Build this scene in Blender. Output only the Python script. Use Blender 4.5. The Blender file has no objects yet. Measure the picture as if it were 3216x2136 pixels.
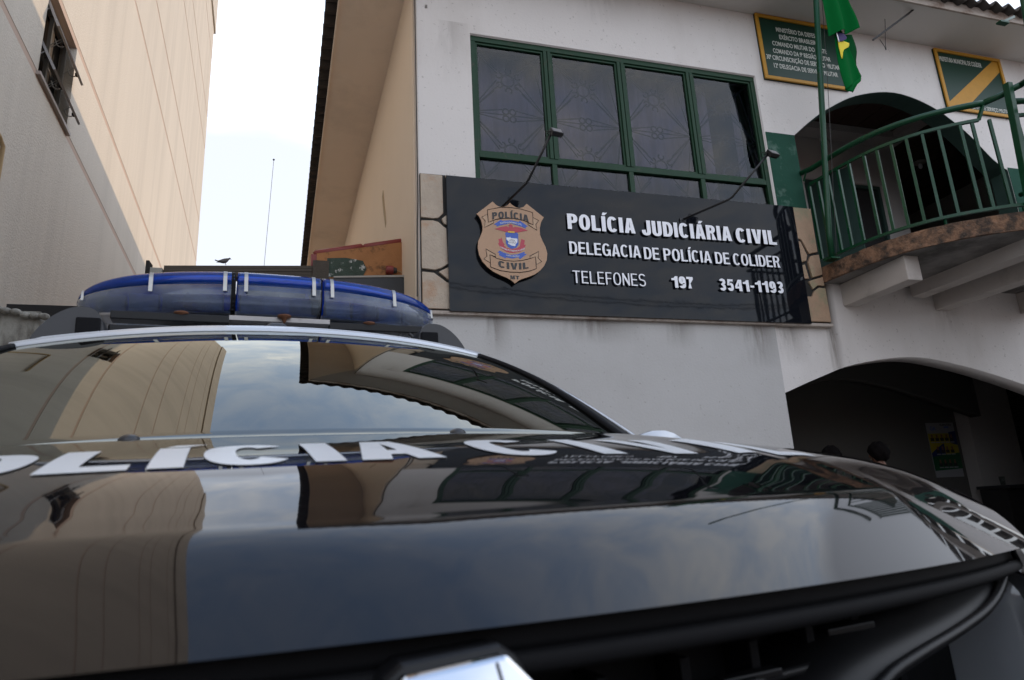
import bpy, bmesh, math, random
from mathutils import Vector, Matrix
R = math.radians
scene = bpy.context.scene
COL = scene.collection
random.seed(7)

# ------------------------------------------------------------------ camera
cam_data = bpy.data.cameras.new('camera')
cam = bpy.data.objects.new('camera', cam_data); COL.objects.link(cam); scene.camera = cam
cam_data.sensor_width = 36.0
cam_data.lens = 36.0 * 2070.0 / 3216.0
cam_data.clip_start = 0.02; cam_data.clip_end = 3000
def _n(v): return v.normalized()
_f, _cx, _cy = 2070.0, 1608.0, 1068.0
def _ray(px, py): return Vector((px - _cx, -(py - _cy), -_f)).normalized()
_up = _ray(1203, -6817)                       # zenith vanishing point of the photograph
_X = _ray(9000, 1235); _X = (_X - _up * _X.dot(_up)).normalized()
_Y = _up.cross(_X)
cam.matrix_world = Matrix.Translation((0, 0, 1.15)) @ Matrix((_X, _Y, _up)).to_4x4()
cam_data.dof.use_dof = True
cam_data.dof.focus_distance = 5.6
cam_data.dof.aperture_fstop = 8.0

# ------------------------------------------------------------------ sun, sky, exposure
SUN_ELEV, SUN_AZ = 6.2, 51.0                  # azimuth counted from +X towards +Y
sun = bpy.data.lights.new('sun', 'SUN'); sun.energy = 2.0; sun.angle = R(0.6); sun.color = (1.0, 0.74, 0.50)
sun_o = bpy.data.objects.new('sun', sun); COL.objects.link(sun_o)
_sd = Vector((math.cos(R(SUN_AZ)) * math.cos(R(SUN_ELEV)), math.sin(R(SUN_AZ)) * math.cos(R(SUN_ELEV)), math.sin(R(SUN_ELEV))))
sun_o.rotation_euler = _sd.to_track_quat('Z', 'Y').to_euler()
sun_o.location = (30, 12, 30)

world = bpy.data.worlds.new('World'); scene.world = world; world.use_nodes = True
nt = world.node_tree; nt.nodes.clear(); N = nt.nodes; L = nt.links
out = N.new('ShaderNodeOutputWorld'); bg = N.new('ShaderNodeBackground')
sky = N.new('ShaderNodeTexSky'); sky.sky_type = 'NISHITA'; sky.sun_disc = False
sky.sun_elevation = R(SUN_ELEV); sky.sun_rotation = R(90 - SUN_AZ)
sky.air_density = 1.0; sky.dust_density = 1.5; sky.ozone_density = 1.2
bg.inputs['Strength'].default_value = 0.12
tc = N.new('ShaderNodeTexCoord')
sep = N.new('ShaderNodeSeparateXYZ'); L.new(tc.outputs['Generated'], sep.inputs[0])
def MATH(op, a, b=None, clamp=False):
    m = N.new('ShaderNodeMath'); m.operation = op; m.use_clamp = clamp
    for i, v in ((0, a), (1, b)):
        if v is None: continue
        if isinstance(v, (int, float)): m.inputs[i].default_value = v
        else: L.new(v, m.inputs[i])
    return m.outputs[0]
# clouds live on a flat layer: project the direction onto it
zc = MATH('ADD', MATH('MAXIMUM', sep.outputs['Z'], 0.0), 0.12)
comb = N.new('ShaderNodeCombineXYZ')
L.new(MATH('DIVIDE', sep.outputs['X'], zc), comb.inputs[0]); L.new(MATH('DIVIDE', sep.outputs['Y'], zc), comb.inputs[1])
def NOISE(scale, detail, rough, vec=None, dist=0.0):
    n = N.new('ShaderNodeTexNoise'); n.inputs['Scale'].default_value = scale; n.inputs['Detail'].default_value = detail
    n.inputs['Roughness'].default_value = rough; n.inputs['Distortion'].default_value = dist
    L.new(vec or comb.outputs[0], n.inputs['Vector']); return n.outputs['Fac']
def RAMP(fac, stops, ntree=None):
    r = N.new('ShaderNodeValToRGB'); L.new(fac, r.inputs[0])
    e = r.color_ramp.elements
    while len(e) < len(stops): e.new(0.5)
    for el, (p, c) in zip(e, stops): el.position = p; el.color = (c, c, c, 1) if isinstance(c, (int, float)) else (*c, 1)
    return r.outputs[0]
big = NOISE(0.9, 4, 0.55, dist=0.3)
fine = NOISE(8.5, 6, 0.62, dist=0.5)
# cloud cover: a solid sheet overhead with a ragged lower edge, clearer pale band near the horizon
edge = MATH('ADD', MATH('ADD', sep.outputs['Z'], MATH('MULTIPLY', MATH('MAXIMUM', MATH('MULTIPLY', sep.outputs['Y'], -1.0), 0.0), 0.8)), MATH('MULTIPLY', MATH('SUBTRACT', big, 0.5), 0.25))
sheet = RAMP(edge, [(0.505, 0.0), (0.545, 1.0)])
breaks = RAMP(MATH('ADD', MATH('MULTIPLY', big, 0.45), MATH('MULTIPLY', fine, 0.55)), [(0.40, 0.30), (0.58, 1.0)])
cover = MATH('MULTIPLY', sheet, breaks)
low = RAMP(sep.outputs['Z'], [(0.0, 0.96), (0.50, 0.90)])
thin = RAMP(sep.outputs['Z'], [(0.72, 1.0), (0.92, 0.26)])     # the cloud thins out towards the zenith
cover = MATH('MULTIPLY', MATH('MAXIMUM', cover, low), thin)
ccol = N.new('ShaderNodeMixRGB'); L.new(RAMP(fine, [(0.36, 0.0), (0.66, 1.0)]), ccol.inputs[0])
ccol.inputs[1].default_value = (8.4, 9.7, 11.9, 1); ccol.inputs[2].default_value = (12.7, 12.9, 13.3, 1)
skyg = N.new('ShaderNodeMixRGB'); skyg.blend_type = 'MULTIPLY'; skyg.inputs[0].default_value = 1.0
L.new(sky.outputs[0], skyg.inputs[1]); skyg.inputs[2].default_value = (2.9, 3.6, 4.9, 1)
haze_c = N.new('ShaderNodeMixRGB'); L.new(sheet, haze_c.inputs[0]); haze_c.inputs[1].default_value = (6.6, 6.8, 7.4, 1); L.new(ccol.outputs[0], haze_c.inputs[2]); ccol = haze_c
mx = N.new('ShaderNodeMixRGB'); L.new(cover, mx.inputs[0]); L.new(skyg.outputs[0], mx.inputs[1]); L.new(ccol.outputs[0], mx.inputs[2])
L.new(mx.outputs[0], bg.inputs[0]); L.new(bg.outputs[0], out.inputs[0])

scene.view_settings.view_transform = 'Standard'; scene.view_settings.look = 'None'
scene.view_settings.exposure = 0.30
scene.cycles.sample_clamp_indirect = 0.0; scene.view_settings.gamma = 1.0; scene.view_settings.use_curve_mapping = False
scene.cycles.max_bounces = 8; scene.cycles.glossy_bounces = 5; scene.cycles.diffuse_bounces = 6; scene.cycles.transparent_max_bounces = 12
scene.cycles.use_denoising = True

# ------------------------------------------------------------------ helpers
def tag(o, label=None, cat=None, group=None, kind=None):
    if label: o['label'] = label
    if cat: o['category'] = cat
    if group: o['group'] = group
    if kind: o['kind'] = kind
    return o
def empty(name, loc=(0, 0, 0), rz=0.0, parent=None):
    o = bpy.data.objects.new(name, None); COL.objects.link(o); o.location = loc; o.rotation_euler = (0, 0, rz)
    o.empty_display_size = 0.2
    if parent: o.parent = parent
    return o
def link(name, me, mat=None, parent=None, smooth=False, bevel=0):
    o = bpy.data.objects.new(name, me); COL.objects.link(o)
    if mat:
        me.materials.clear(); me.materials.append(mat)
    if parent: o.parent = parent
    if smooth: me.shade_smooth()
    if bevel:
        b = o.modifiers.new('bevel', 'BEVEL'); b.width = bevel; b.segments = 2; b.limit_method = 'ANGLE'; b.angle_limit = R(40)
    return o
class MB:
    def __init__(s): s.v = []; s.f = []
    def add(s, v, f):
        k = len(s.v); s.v += [tuple(p) for p in v]; s.f += [tuple(i + k for i in q) for q in f]; return s
    def box(s, x0, x1, y0, y1, z0, z1):
        v = [(x, y, z) for x in (x0, x1) for y in (y0, y1) for z in (z0, z1)]
        return s.add(v, [(0, 1, 3, 2), (4, 6, 7, 5), (0, 4, 5, 1), (2, 3, 7, 6), (0, 2, 6, 4), (1, 5, 7, 3)])
    def obox(s, M, sx, sy, sz):       # box centred on matrix M
        v = [M @ Vector((x * sx / 2, y * sy / 2, z * sz / 2)) for x in (-1, 1) for y in (-1, 1) for z in (-1, 1)]
        return s.add(v, [(0, 1, 3, 2), (4, 6, 7, 5), (0, 4, 5, 1), (2, 3, 7, 6), (0, 2, 6, 4), (1, 5, 7, 3)])
    def prism(s, pts, a, b, fn=lambda p, q, d: (p, d, q)):
        n = len(pts); v = [fn(p, q, a) for p, q in pts] + [fn(p, q, b) for p, q in pts]
        f = [tuple(range(n)), tuple(reversed(range(n, 2 * n)))] + [(i, i + n, (i + 1) % n + n, (i + 1) % n) for i in range(n)]
        return s.add(v, f)
    def tube(s, pts, r, n=8, closed=False, square=False):
        pts = [Vector(p) for p in pts]; rings = []; m = len(pts); ref = None
        rr = r if isinstance(r, (list, tuple)) else [r] * m
        for i, p in enumerate(pts):
            if closed: d = pts[(i + 1) % m] - pts[i - 1]
            else: d = pts[min(i + 1, m - 1)] - pts[max(i - 1, 0)]
            d.normalize()
            if ref is None: ref = Vector((0, 0, 1)) if abs(d.z) < 0.9 else Vector((0, 1, 0))
            a = d.cross(ref)
            if a.length < 1e-4: a = d.cross(Vector((1, 0, 0)))
            a.normalize(); b = a.cross(d).normalized(); ref = b
            k = 4 if square else n
            off = math.pi / 4 if square else 0
            rings.append([p + rr[i] * (math.cos(2 * math.pi * j / k + off) * a + math.sin(2 * math.pi * j / k + off) * b) for j in range(k)])
        k = len(rings[0]); v = [q for g in rings for q in g]; f = []
        for i in range(m if closed else m - 1):
            i2 = (i + 1) % m
            for j in range(k): f.append((i * k + j, i * k + (j + 1) % k, i2 * k + (j + 1) % k, i2 * k + j))
        if not closed: f += [tuple(reversed(range(k))), tuple(range((m - 1) * k, m * k))]
        return s.add(v, f)
    def grid(s, nu, nv, fn):
        v = [fn(i / nu, j / nv) for j in range(nv + 1) for i in range(nu + 1)]
        return s.add(v, [(j * (nu + 1) + i, j * (nu + 1) + i + 1, (j + 1) * (nu + 1) + i + 1, (j + 1) * (nu + 1) + i) for j in range(nv) for i in range(nu)])
    def lathe(s, prof, n=16, M=Matrix.Identity(4)):
        v = [M @ Vector((r * math.cos(2 * math.pi * i / n), r * math.sin(2 * math.pi * i / n), z)) for r, z in prof for i in range(n)]
        f = [(j * n + i, j * n + (i + 1) % n, (j + 1) * n + (i + 1) % n, (j + 1) * n + i) for j in range(len(prof) - 1) for i in range(n)]
        f += [tuple(reversed(range(n))), tuple(range((len(prof) - 1) * n, len(prof) * n))]
        return s.add(v, f)
    def ball(s, c, rx, ry, rz, n=16):
        prof = [(math.sin(math.pi * k / n) + 1e-4, -math.cos(math.pi * k / n)) for k in range(n + 1)]
        M = Matrix.Translation(c) @ Matrix.Diagonal((rx, ry, rz, 1)); return s.lathe(prof, n, M)
    def build(s, name, mat, parent=None, smooth=False, bevel=0, solid=0):
        me = bpy.data.meshes.new(name); me.from_pydata(s.v, [], s.f); me.validate()
        bm = bmesh.new(); bm.from_mesh(me); bmesh.ops.recalc_face_normals(bm, faces=bm.faces); bm.to_mesh(me); bm.free()
        o = link(name, me, mat, parent, smooth, bevel)
        if solid:
            m = o.modifiers.new('solid', 'SOLIDIFY'); m.thickness = solid; m.offset = -1
        return o
def autosmooth(o, ang=35):
    me = o.data; me.shade_smooth()
    bm = bmesh.new(); bm.from_mesh(me)
    for e in bm.edges:
        if len(e.link_faces) == 2 and e.calc_face_angle(0) > R(ang): e.smooth = False
    bm.to_mesh(me); bm.free(); return o
def filled(name, outlines, y0, y1, mat, parent=None, bevel=0):
    """flat plate in the xz plane, outlines[0] outside, the rest holes, from y0 to y1"""
    cu = bpy.data.curves.new(name, 'CURVE'); cu.dimensions = '2D'; cu.fill_mode = 'BOTH'; cu.extrude = abs(y1 - y0) / 2
    for ol in outlines:
        sp = cu.splines.new('POLY'); sp.points.add(len(ol) - 1); sp.use_cyclic_u = True
        for p, q in zip(sp.points, ol): p.co = (q[0], q[1], 0, 1)
    tmp = bpy.data.objects.new('tmp', cu); COL.objects.link(tmp)
    me = bpy.data.meshes.new_from_object(tmp); bpy.data.objects.remove(tmp); bpy.data.curves.remove(cu)
    me.transform(Matrix(((1, 0, 0, 0), (0, 0, 1, (y0 + y1) / 2), (0, 1, 0, 0), (0, 0, 0, 1))))
    bm = bmesh.new(); bm.from_mesh(me); bmesh.ops.remove_doubles(bm, verts=bm.verts, dist=1e-5)
    bmesh.ops.recalc_face_normals(bm, faces=bm.faces); bm.to_mesh(me); bm.free(); me.name = name
    return link(name, me, mat, parent, bevel=bevel)
def smoothline(pts, n=6, closed=False):
    P = [Vector(p) for p in pts]; out = []; m = len(P)
    for i in range(m if closed else m - 1):
        g = lambda k: P[k % m] if closed else P[max(0, min(m - 1, k))]
        a, b, c, d = g(i - 1), g(i), g(i + 1), g(i + 2)
        for k in range(n):
            t = k / n
            out.append(0.5 * ((2 * b) + (c - a) * t + (2 * a - 5 * b + 4 * c - d) * t * t + (3 * b - a - 3 * c + d) * t ** 3))
    if not closed: out.append(P[-1])
    return out
def text_mesh(txt, offset=0.0, extrude=0.0, res=4):
    cu = bpy.data.curves.new('txt', 'FONT'); cu.body = txt; cu.size = 1
    cu.offset = offset; cu.extrude = extrude; cu.resolution_u = res
    tmp = bpy.data.objects.new('tmp', cu); COL.objects.link(tmp)
    me = bpy.data.meshes.new_from_object(tmp); bpy.data.objects.remove(tmp); bpy.data.curves.remove(cu)
    bm = bmesh.new(); bm.from_mesh(me); bmesh.ops.remove_doubles(bm, verts=bm.verts, dist=1e-5); bm.to_mesh(me); bm.free()
    return me
def zr(me): z = [v.co.y for v in me.vertices]; return min(z), max(z)
_capcache = {}
def cap(offset):
    if offset not in _capcache:
        m = text_mesh('E', offset); _capcache[offset] = zr(m); bpy.data.meshes.remove(m)
    return _capcache[offset]
def fit_text(txt, x0, x1, z0, z1, offset, depth, place):
    """text fitted to the box x0..x1, baseline z0, cap line z1. place(x, z, d) -> world"""
    me = text_mesh(txt, offset, 0.5)
    xs = [v.co.x for v in me.vertices]; a, b = min(xs), max(xs); c0, c1 = cap(offset)
    for v in me.vertices:
        x = x0 + (v.co.x - a) / (b - a) * (x1 - x0); z = z0 + (v.co.y - c0) / (c1 - c0) * (z1 - z0)
        v.co = place(x, z, (0.5 - v.co.z) * depth)
    bm = bmesh.new(); bm.from_mesh(me); bmesh.ops.recalc_face_normals(bm, faces=bm.faces); bm.to_mesh(me); bm.free()
    return me
def flat_print(name, txt, x0, x1, z0, z1, y, mat, parent, offset=0.018, depth=0.0015):
    me = fit_text(txt, x0, x1, z0, z1, offset, depth, lambda x, z, d: (x, y - d, z))
    me.name = name; return link(name, me, mat, parent)
# ------------------------------------------------------------------ own grotesque capitals for the raised and painted lettering
def _arc(cx, cy, rx, ry, a0, a1, n=12, pw=.86):
    o = []
    for k in range(n + 1):
        a = R(a0 + (a1 - a0) * k / n); c, s_ = math.cos(a), math.sin(a)
        o.append((cx + rx * abs(c) ** pw * (1 if c >= 0 else -1), cy + ry * abs(s_) ** pw * (1 if s_ >= 0 else -1)))
    return o
def _stroke(p, w):
    n = len(p); l_, r_ = [], []
    for i in range(n):
        a = Vector(p[max(i - 1, 0)]); b = Vector(p[min(i + 1, n - 1)]); d = (b - a).normalized(); q = Vector((-d.y, d.x)) * w / 2
        c = Vector(p[i]); l_.append(tuple(c + q)); r_.append(tuple(c - q))
    return l_ + r_[::-1]
def glyph(ch, s, wd=1.0):
    """contours and width of a capital, cap height 1, stem weight s"""
    h = s * .78; W = .56 * wd + s * .35; e = s / 2
    acc = None
    if ch in 'ÍÁÉ': acc = ch; ch = {'Í': 'I', 'Á': 'A', 'É': 'E'}[ch]
    if ch == 'I': W = s; c = [[(0, 0), (s, 0), (s, 1), (0, 1)]]
    elif ch == '-': W = .30; c = [[(0, .36), (.30, .36), (.30, .36 + h), (0, .36 + h)]]
    elif ch == 'L': W *= .88; c = [[(0, 0), (W, 0), (W, h), (s, h), (s, 1), (0, 1)]]
    elif ch == 'E': W *= .92; c = [[(0, 0), (W, 0), (W, h), (s, h), (s, .5 - h * .45), (W * .93, .5 - h * .45), (W * .93, .5 + h * .55), (s, .5 + h * .55), (s, 1 - h), (W * .98, 1 - h), (W * .98, 1), (0, 1)]]
    elif ch == 'F': W *= .86; c = [[(0, 0), (s, 0), (s, .5 - h * .6), (W * .93, .5 - h * .6), (W * .93, .5 + h * .4), (s, .5 + h * .4), (s, 1 - h), (W, 1 - h), (W, 1), (0, 1)]]
    elif ch == 'T': c = [[(W / 2 - e, 0), (W / 2 + e, 0), (W / 2 + e, 1 - h), (W, 1 - h), (W, 1), (0, 1), (0, 1 - h), (W / 2 - e, 1 - h)]]
    elif ch == 'N': W *= 1.02; c = [[(0, 0), (s * .92, 0), (s * .92, .68), (W - s, 0), (W, 0), (W, 1), (W - s * .92, 1), (W - s * .92, .32), (s, 1), (0, 1)]]
    elif ch == 'M': W *= 1.22; c = [[(0, 0), (s * .9, 0), (s * .9, .72), (W / 2 - s * .42, 0), (W / 2 + s * .42, 0), (W - s * .9, .72), (W - s * .9, 0), (W, 0), (W, 1), (W - s * 1.25, 1), (W / 2, .30), (s * 1.25, 1), (0, 1)]]
    elif ch == 'V': W *= 1.06; c = [[(W / 2 - s * .56, 0), (W / 2 + s * .56, 0), (W, 1), (W - s * 1.04, 1), (W / 2, .26), (s * 1.04, 1), (0, 1)]]
    elif ch == 'A':
        W *= 1.10; t = s * 1.02; m = W / 2; y0, y1 = .22, .22 + h; xi = lambda y: t + (m - s * .10 - t) * y / .92
        c = [[(0, 0), (t, 0), (t + (m - t) * .11, .21 * .66), (W - t - (m - t) * .11, .21 * .66), (W - t, 0), (W, 0), (m + s * .60, 1), (m - s * .60, 1)]]
        c[0][2] = (m * .21 * .7 * 1.0 + t * .97, .20); c[0][3] = (W - c[0][2][0], .20)
        hx = c[0][2][0] + (m - c[0][2][0]) * (h / .62); c.append([(hx, .20 + h), (W - hx, .20 + h), (m, .82)])
    elif ch in 'PR':
        y = .44 if ch == 'P' else .47; ym = (1 + y) / 2; ry = (1 - y) / 2; rx = min(ry * 1.05, W * .5)
        o = [(0, 0), (s, 0), (s, y - (.04 if ch == 'P' else .02))]
        y0 = y - .04 if ch == 'P' else y - .02; ry = (1 - y0) / 2; ym = (1 + y0) / 2
        bowl = _arc(W - rx, ym, rx, ry, -90, 90)
        if ch == 'R': o = [(0, 0), (s, 0), (s, y0), (W * .44, y0), (W * .60, y0 - .05), (W * .86 - s * .78, 0), (W * 1.04, 0), (W * .80, y0 - .02), (W - rx * .62, y0 + .03)]; bowl = _arc(W - rx, ym, rx, ry, -62, 90)
        c = [o + bowl + [(0, 1)], [(s, y0 + h)] + _arc(W - rx, ym, rx - s, ry - h, -90, 90) + [(s, 1 - h)]]
        if ch == 'R': W *= 1.04
    elif ch == 'D': W *= 1.04; rx = W * .56; c = [[(0, 0)] + _arc(W - rx, .5, rx, .5, -90, 90, 18) + [(0, 1)], [(s, h)] + _arc(W - rx, .5, rx - s, .5 - h, -90, 90, 18) + [(s, 1 - h)]]
    elif ch == 'O': W *= 1.10; c = [_arc(W / 2, .5, W / 2, .515, 0, 360, 36)[:-1], _arc(W / 2, .5, W / 2 - s, .515 - h, 0, 360, 36)[:-1]]
    elif ch == '0': W *= .92; c = [_arc(W / 2, .5, W / 2, .51, 0, 360, 32)[:-1], _arc(W / 2, .5, W / 2 - s, .51 - h, 0, 360, 32)[:-1]]
    elif ch == 'C': W *= 1.06; c = [_arc(W / 2, .5, W / 2, .515, 38, 322, 26) + _arc(W / 2, .5, W / 2 - s, .515 - h, 318, 42, 26)]
    elif ch == 'G':
        W *= 1.12; c = [_arc(W / 2, .5, W / 2, .515, 40, 300, 24) + [(W - s * .62, .09), (W - s * .55, 0), (W, 0), (W, .53), (W * .53, .53), (W * .53, .53 - h), (W - s, .53 - h)] + _arc(W / 2, .5, W / 2 - s, .515 - h, 318, 44, 24)]
    elif ch == 'U': W *= 1.02; c = [[(0, 1)] + _arc(W / 2, .30, W / 2, .315, 180, 360, 16) + [(W, 1), (W - s, 1)] + _arc(W / 2, .30, W / 2 - s, .315 - h, 360, 180, 16) + [(s, 1)]]
    elif ch == 'J': W = max(W * .88, s * 2.35); c = [[(0, .33)] + _arc(W / 2, .27, W / 2, .285, 180, 360, 14) + [(W, 1), (W - s, 1)] + _arc(W / 2, .27, W / 2 - s, .285 - h, 360, 180, 14) + [(s, .36)]]
    elif ch == 'S':
        x0, x1 = e, W - e; p = _arc(W / 2, .735, (x1 - x0) / 2, .265 - h / 2 + .01, 22, 268, 14) ; q = _arc(W / 2, .262, (x1 - x0) / 2, .262 - h / 2 + .01, 88, -158, 14)
        c = [_stroke(p + q, (s + h) / 2)]
    elif ch == '1': W = .24 + s; c = [[(W - s, 0), (W, 0), (W, 1), (W - s * .8, 1), (W - s * 1.1, .86), (0, .80), (0, .80 - h * .8), (W - s, .80 - h * .8)]]
    elif ch == '7': W *= .90; c = [[(W * .18, 0), (W * .18 + s * 1.08, 0), (W * .55, .42), (W, 1 - h * 1.05), (W, 1), (0, 1), (0, 1 - h), (W - s * 1.25, 1 - h), (W * .36, .42)]]
    elif ch == '4': W *= .98; c = [[(W * .56, 0), (W * .56 + s, 0), (W * .56 + s, .22), (W, .22), (W, .22 + h), (W * .56 + s, .22 + h), (W * .56 + s, 1), (W * .50, 1), (0, .24 + h), (0, .22), (W * .56, .22)], [(s * .75, .225 + h), (W * .56, .225 + h), (W * .56, .74)]]
    elif ch == '3':
        W *= .92; p = _arc(W / 2, .745, W / 2 - e, .255 - h / 2 + .01, 158, -82, 14); q = _arc(W / 2, .275, W / 2 - e, .275 - h / 2 + .01, 80, -160, 14); c = [_stroke(p[:-1] + [(W * .46, .515)] + q[1:], (s + h) / 2)]
    elif ch == '5':
        W *= .94; q = _arc(W / 2, .335, W / 2 - e, .335 - h / 2 + .01, 120, -158, 18); c = [_stroke(q, (s + h) / 2)]
        a = c[0]; c = [a, [(W * .90, 1), (W * .10, 1), (0, .47), (s * .95, .47), (W * .10 + s * .86, 1 - h), (W * .90, 1 - h)]]
        c[1] = [(W * .92, 1), (W * .12, 1), (W * .02, .46), (W * .02 + s * .7, .46), (W * .12 + s * .70, 1 - h), (W * .92, 1 - h)]
    elif ch == '9':
        W *= .94; c = [_arc(W / 2, .665, W / 2, .345, 0, 180, 14) + _arc(W / 2, .665, W / 2, .335, 180, 318, 10) + [(W - s, .42)] + _arc(W / 2, .28, W / 2 - s, .28 - h, 0, -150, 8) + _arc(W / 2, .30, W / 2, .315, -158, 0, 12), _arc(W / 2, .665, W / 2 - s, .345 - h, 0, 360, 24)[:-1]]
    elif ch == ' ': return [], .26
    else: return [], .3
    if acc:
        m = W / 2; c = c + [[(m - s * .35, 1.06), (m + s * .35, 1.06), (m + s * .95 + .03, 1.25), (m + .0, 1.25)]]
    return c, W
def glyph_meshes(txt, x0, x1, z0, z1, s, wd, gap, place, name='letter'):
    """one mesh data block per letter, laid out from x0 to x1; place(x, z, d) with d = 0 front, 1 back"""
    adv = 0; items = []
    for ch in txt:
        c, w = glyph(ch, s, wd); items.append((c, adv)); adv += w + gap
        if ch in 'A' : adv -= gap * .25
    adv -= gap; out = []
    for c, ax in items:
        if not c: continue
        polys = [c[:1 + sum(1 for _ in ())]]
        cu = bpy.data.curves.new('g', 'CURVE'); cu.dimensions = '2D'; cu.fill_mode = 'BOTH'; cu.extrude = .5
        for ol in c:
            sp = cu.splines.new('POLY'); sp.points.add(len(ol) - 1); sp.use_cyclic_u = True
            for p, q in zip(sp.points, ol): p.co = ((q[0] + ax) / adv * (x1 - x0) + x0, q[1] * (z1 - z0) + z0, 0, 1)
        tmp = bpy.data.objects.new('tmp', cu); COL.objects.link(tmp); me = bpy.data.meshes.new_from_object(tmp); bpy.data.objects.remove(tmp); bpy.data.curves.remove(cu)
        bm = bmesh.new(); bm.from_mesh(me); bmesh.ops.remove_doubles(bm, verts=bm.verts, dist=1e-6)
        for v in bm.verts: v.co = place(v.co.x, v.co.y, .5 - v.co.z)
        bmesh.ops.recalc_face_normals(bm, faces=bm.faces); bm.to_mesh(me); bm.free(); me.name = name; out.append(me)
    return out
def raised_letters(txt, x0, x1, z0, z1, y, depth, mt, parent, s=.24, wd=.85, gap=.08):
    for m in glyph_meshes(txt, x0, x1, z0, z1, s, wd, gap, lambda x, z, d: (x, y - depth * (1 - d), z)):
        link('letter', m, mt, parent); m.materials.append(M['letter_side'])
        for f in m.polygons: f.material_index = 0 if abs(f.normal.y) > .9 else 1

# ------------------------------------------------------------------ materials
def mat(name, color, rough=0.6, metal=0.0, ior=1.5, coat=0.0, var=0.0, vscale=3.0, stretch=(1, 1, 1), bump=0.0, bscale=60.0,
        dirt=None, dirt_amt=0.0, dscale=1.2, dstretch=(1, 1, 1), dlo=0.5, dhi=0.7, rvar=0.0, bdist=0.01, spec=0.5, emit=None, coords='Object', coat_ior=1.5, specks=0.0, streak=None):
    m = bpy.data.materials.new(name); m.use_nodes = True; t = m.node_tree; n = t.nodes; l = t.links
    p = n['Principled BSDF']; p.inputs['Roughness'].default_value = rough; p.inputs['Metallic'].default_value = metal
    p.inputs['IOR'].default_value = ior; p.inputs['Coat Weight'].default_value = coat; p.inputs['Coat Roughness'].default_value = 0.03; p.inputs['Coat IOR'].default_value = coat_ior
    p.inputs['Specular IOR Level'].default_value = spec
    p.inputs['Base Color'].default_value = (*color, 1)
    if emit: p.inputs['Emission Color'].default_value = (*emit[0], 1); p.inputs['Emission Strength'].default_value = emit[1]
    c = n.new('ShaderNodeTexCoord')
    def noise(scale, st, detail=5, rgh=0.6, off=0.0):
        mp = n.new('ShaderNodeMapping'); l.new(c.outputs[coords], mp.inputs[0]); mp.inputs['Scale'].default_value = st
        mp.inputs['Location'].default_value = (off, off * 0.7, off * 1.3)
        x = n.new('ShaderNodeTexNoise'); x.inputs['Scale'].default_value = scale; x.inputs['Detail'].default_value = detail
        x.inputs['Roughness'].default_value = rgh; l.new(mp.outputs[0], x.inputs['Vector']); return x.outputs['Fac']
    last = None
    if var > 0:
        mxx = n.new('ShaderNodeMixRGB'); l.new(noise(vscale, stretch), mxx.inputs[0])
        mxx.inputs[1].default_value = (*[v * (1 - var) for v in color], 1); mxx.inputs[2].default_value = (*[min(1, v * (1 + var)) for v in color], 1)
        last = mxx.outputs[0]
    if dirt:
        rp = n.new('ShaderNodeMapRange'); l.new(noise(dscale, dstretch, 8, 0.65, 3.1), rp.inputs[0])
        rp.inputs[1].default_value = dlo; rp.inputs[2].default_value = dhi; rp.inputs[3].default_value = 0; rp.inputs[4].default_value = dirt_amt
        m2 = n.new('ShaderNodeMixRGB'); l.new(rp.outputs[0], m2.inputs[0])
        if last: l.new(last, m2.inputs[1])
        else: m2.inputs[1].default_value = (*color, 1)
        m2.inputs[2].default_value = (*dirt, 1); last = m2.outputs[0]
    if specks > 0:
        rp = n.new('ShaderNodeMapRange'); l.new(noise(26, (1, 1, 1), 3, 0.5, 5.3), rp.inputs[0])
        rp.inputs[1].default_value = 0.67; rp.inputs[2].default_value = 0.72; rp.inputs[3].default_value = 0; rp.inputs[4].default_value = specks
        m3 = n.new('ShaderNodeMixRGB'); l.new(rp.outputs[0], m3.inputs[0]); l.new(last, m3.inputs[1]); m3.inputs[2].default_value = (.20, .17, .14, 1); last = m3.outputs[0]
    for (sx_, wd_, zt_, zb_, am_) in (streak or []):        # water stains running down from an edge
        sp_ = n.new('ShaderNodeSeparateXYZ'); l.new(c.outputs[coords], sp_.inputs[0])
        def mth(op, a, b=None, cl=False):
            q = n.new('ShaderNodeMath'); q.operation = op; q.use_clamp = cl
            for i_, v_ in ((0, a), (1, b)):
                if v_ is None: continue
                if isinstance(v_, (int, float)): q.inputs[i_].default_value = v_
                else: l.new(v_, q.inputs[i_])
            return q.outputs[0]
        nz_ = noise(6, (3, 1, .5), 5, .6, 2.2)
        dx_ = mth('ABSOLUTE', mth('SUBTRACT', mth('ADD', sp_.outputs['X'], mth('MULTIPLY', mth('SUBTRACT', nz_, .5), wd_ * 1.2)), sx_))
        mx_ = mth('SUBTRACT', 1.0, mth('DIVIDE', dx_, wd_), True)
        fz_ = mth('MULTIPLY', mth('DIVIDE', mth('SUBTRACT', sp_.outputs['Z'], zb_), zt_ - zb_, True), mth('LESS_THAN', sp_.outputs['Z'], zt_))
        fc_ = mth('MULTIPLY', mth('MULTIPLY', mth('MULTIPLY', mx_, fz_), am_ * 1.8), nz_, True)
        m4 = n.new('ShaderNodeMixRGB'); l.new(fc_, m4.inputs[0]); l.new(last, m4.inputs[1]); m4.inputs[2].default_value = (.10, .075, .055, 1); last = m4.outputs[0]
    if last: l.new(last, p.inputs['Base Color'])
    if rvar > 0:
        rp = n.new('ShaderNodeMapRange'); l.new(noise(2.5, (1, 1, 1), 6, 0.6, 7.7), rp.inputs[0])
        rp.inputs[1].default_value = 0.35; rp.inputs[2].default_value = 0.7
        rp.inputs[3].default_value = max(0, rough - rvar); rp.inputs[4].default_value = rough + rvar; l.new(rp.outputs[0], p.inputs['Roughness'])
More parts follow.
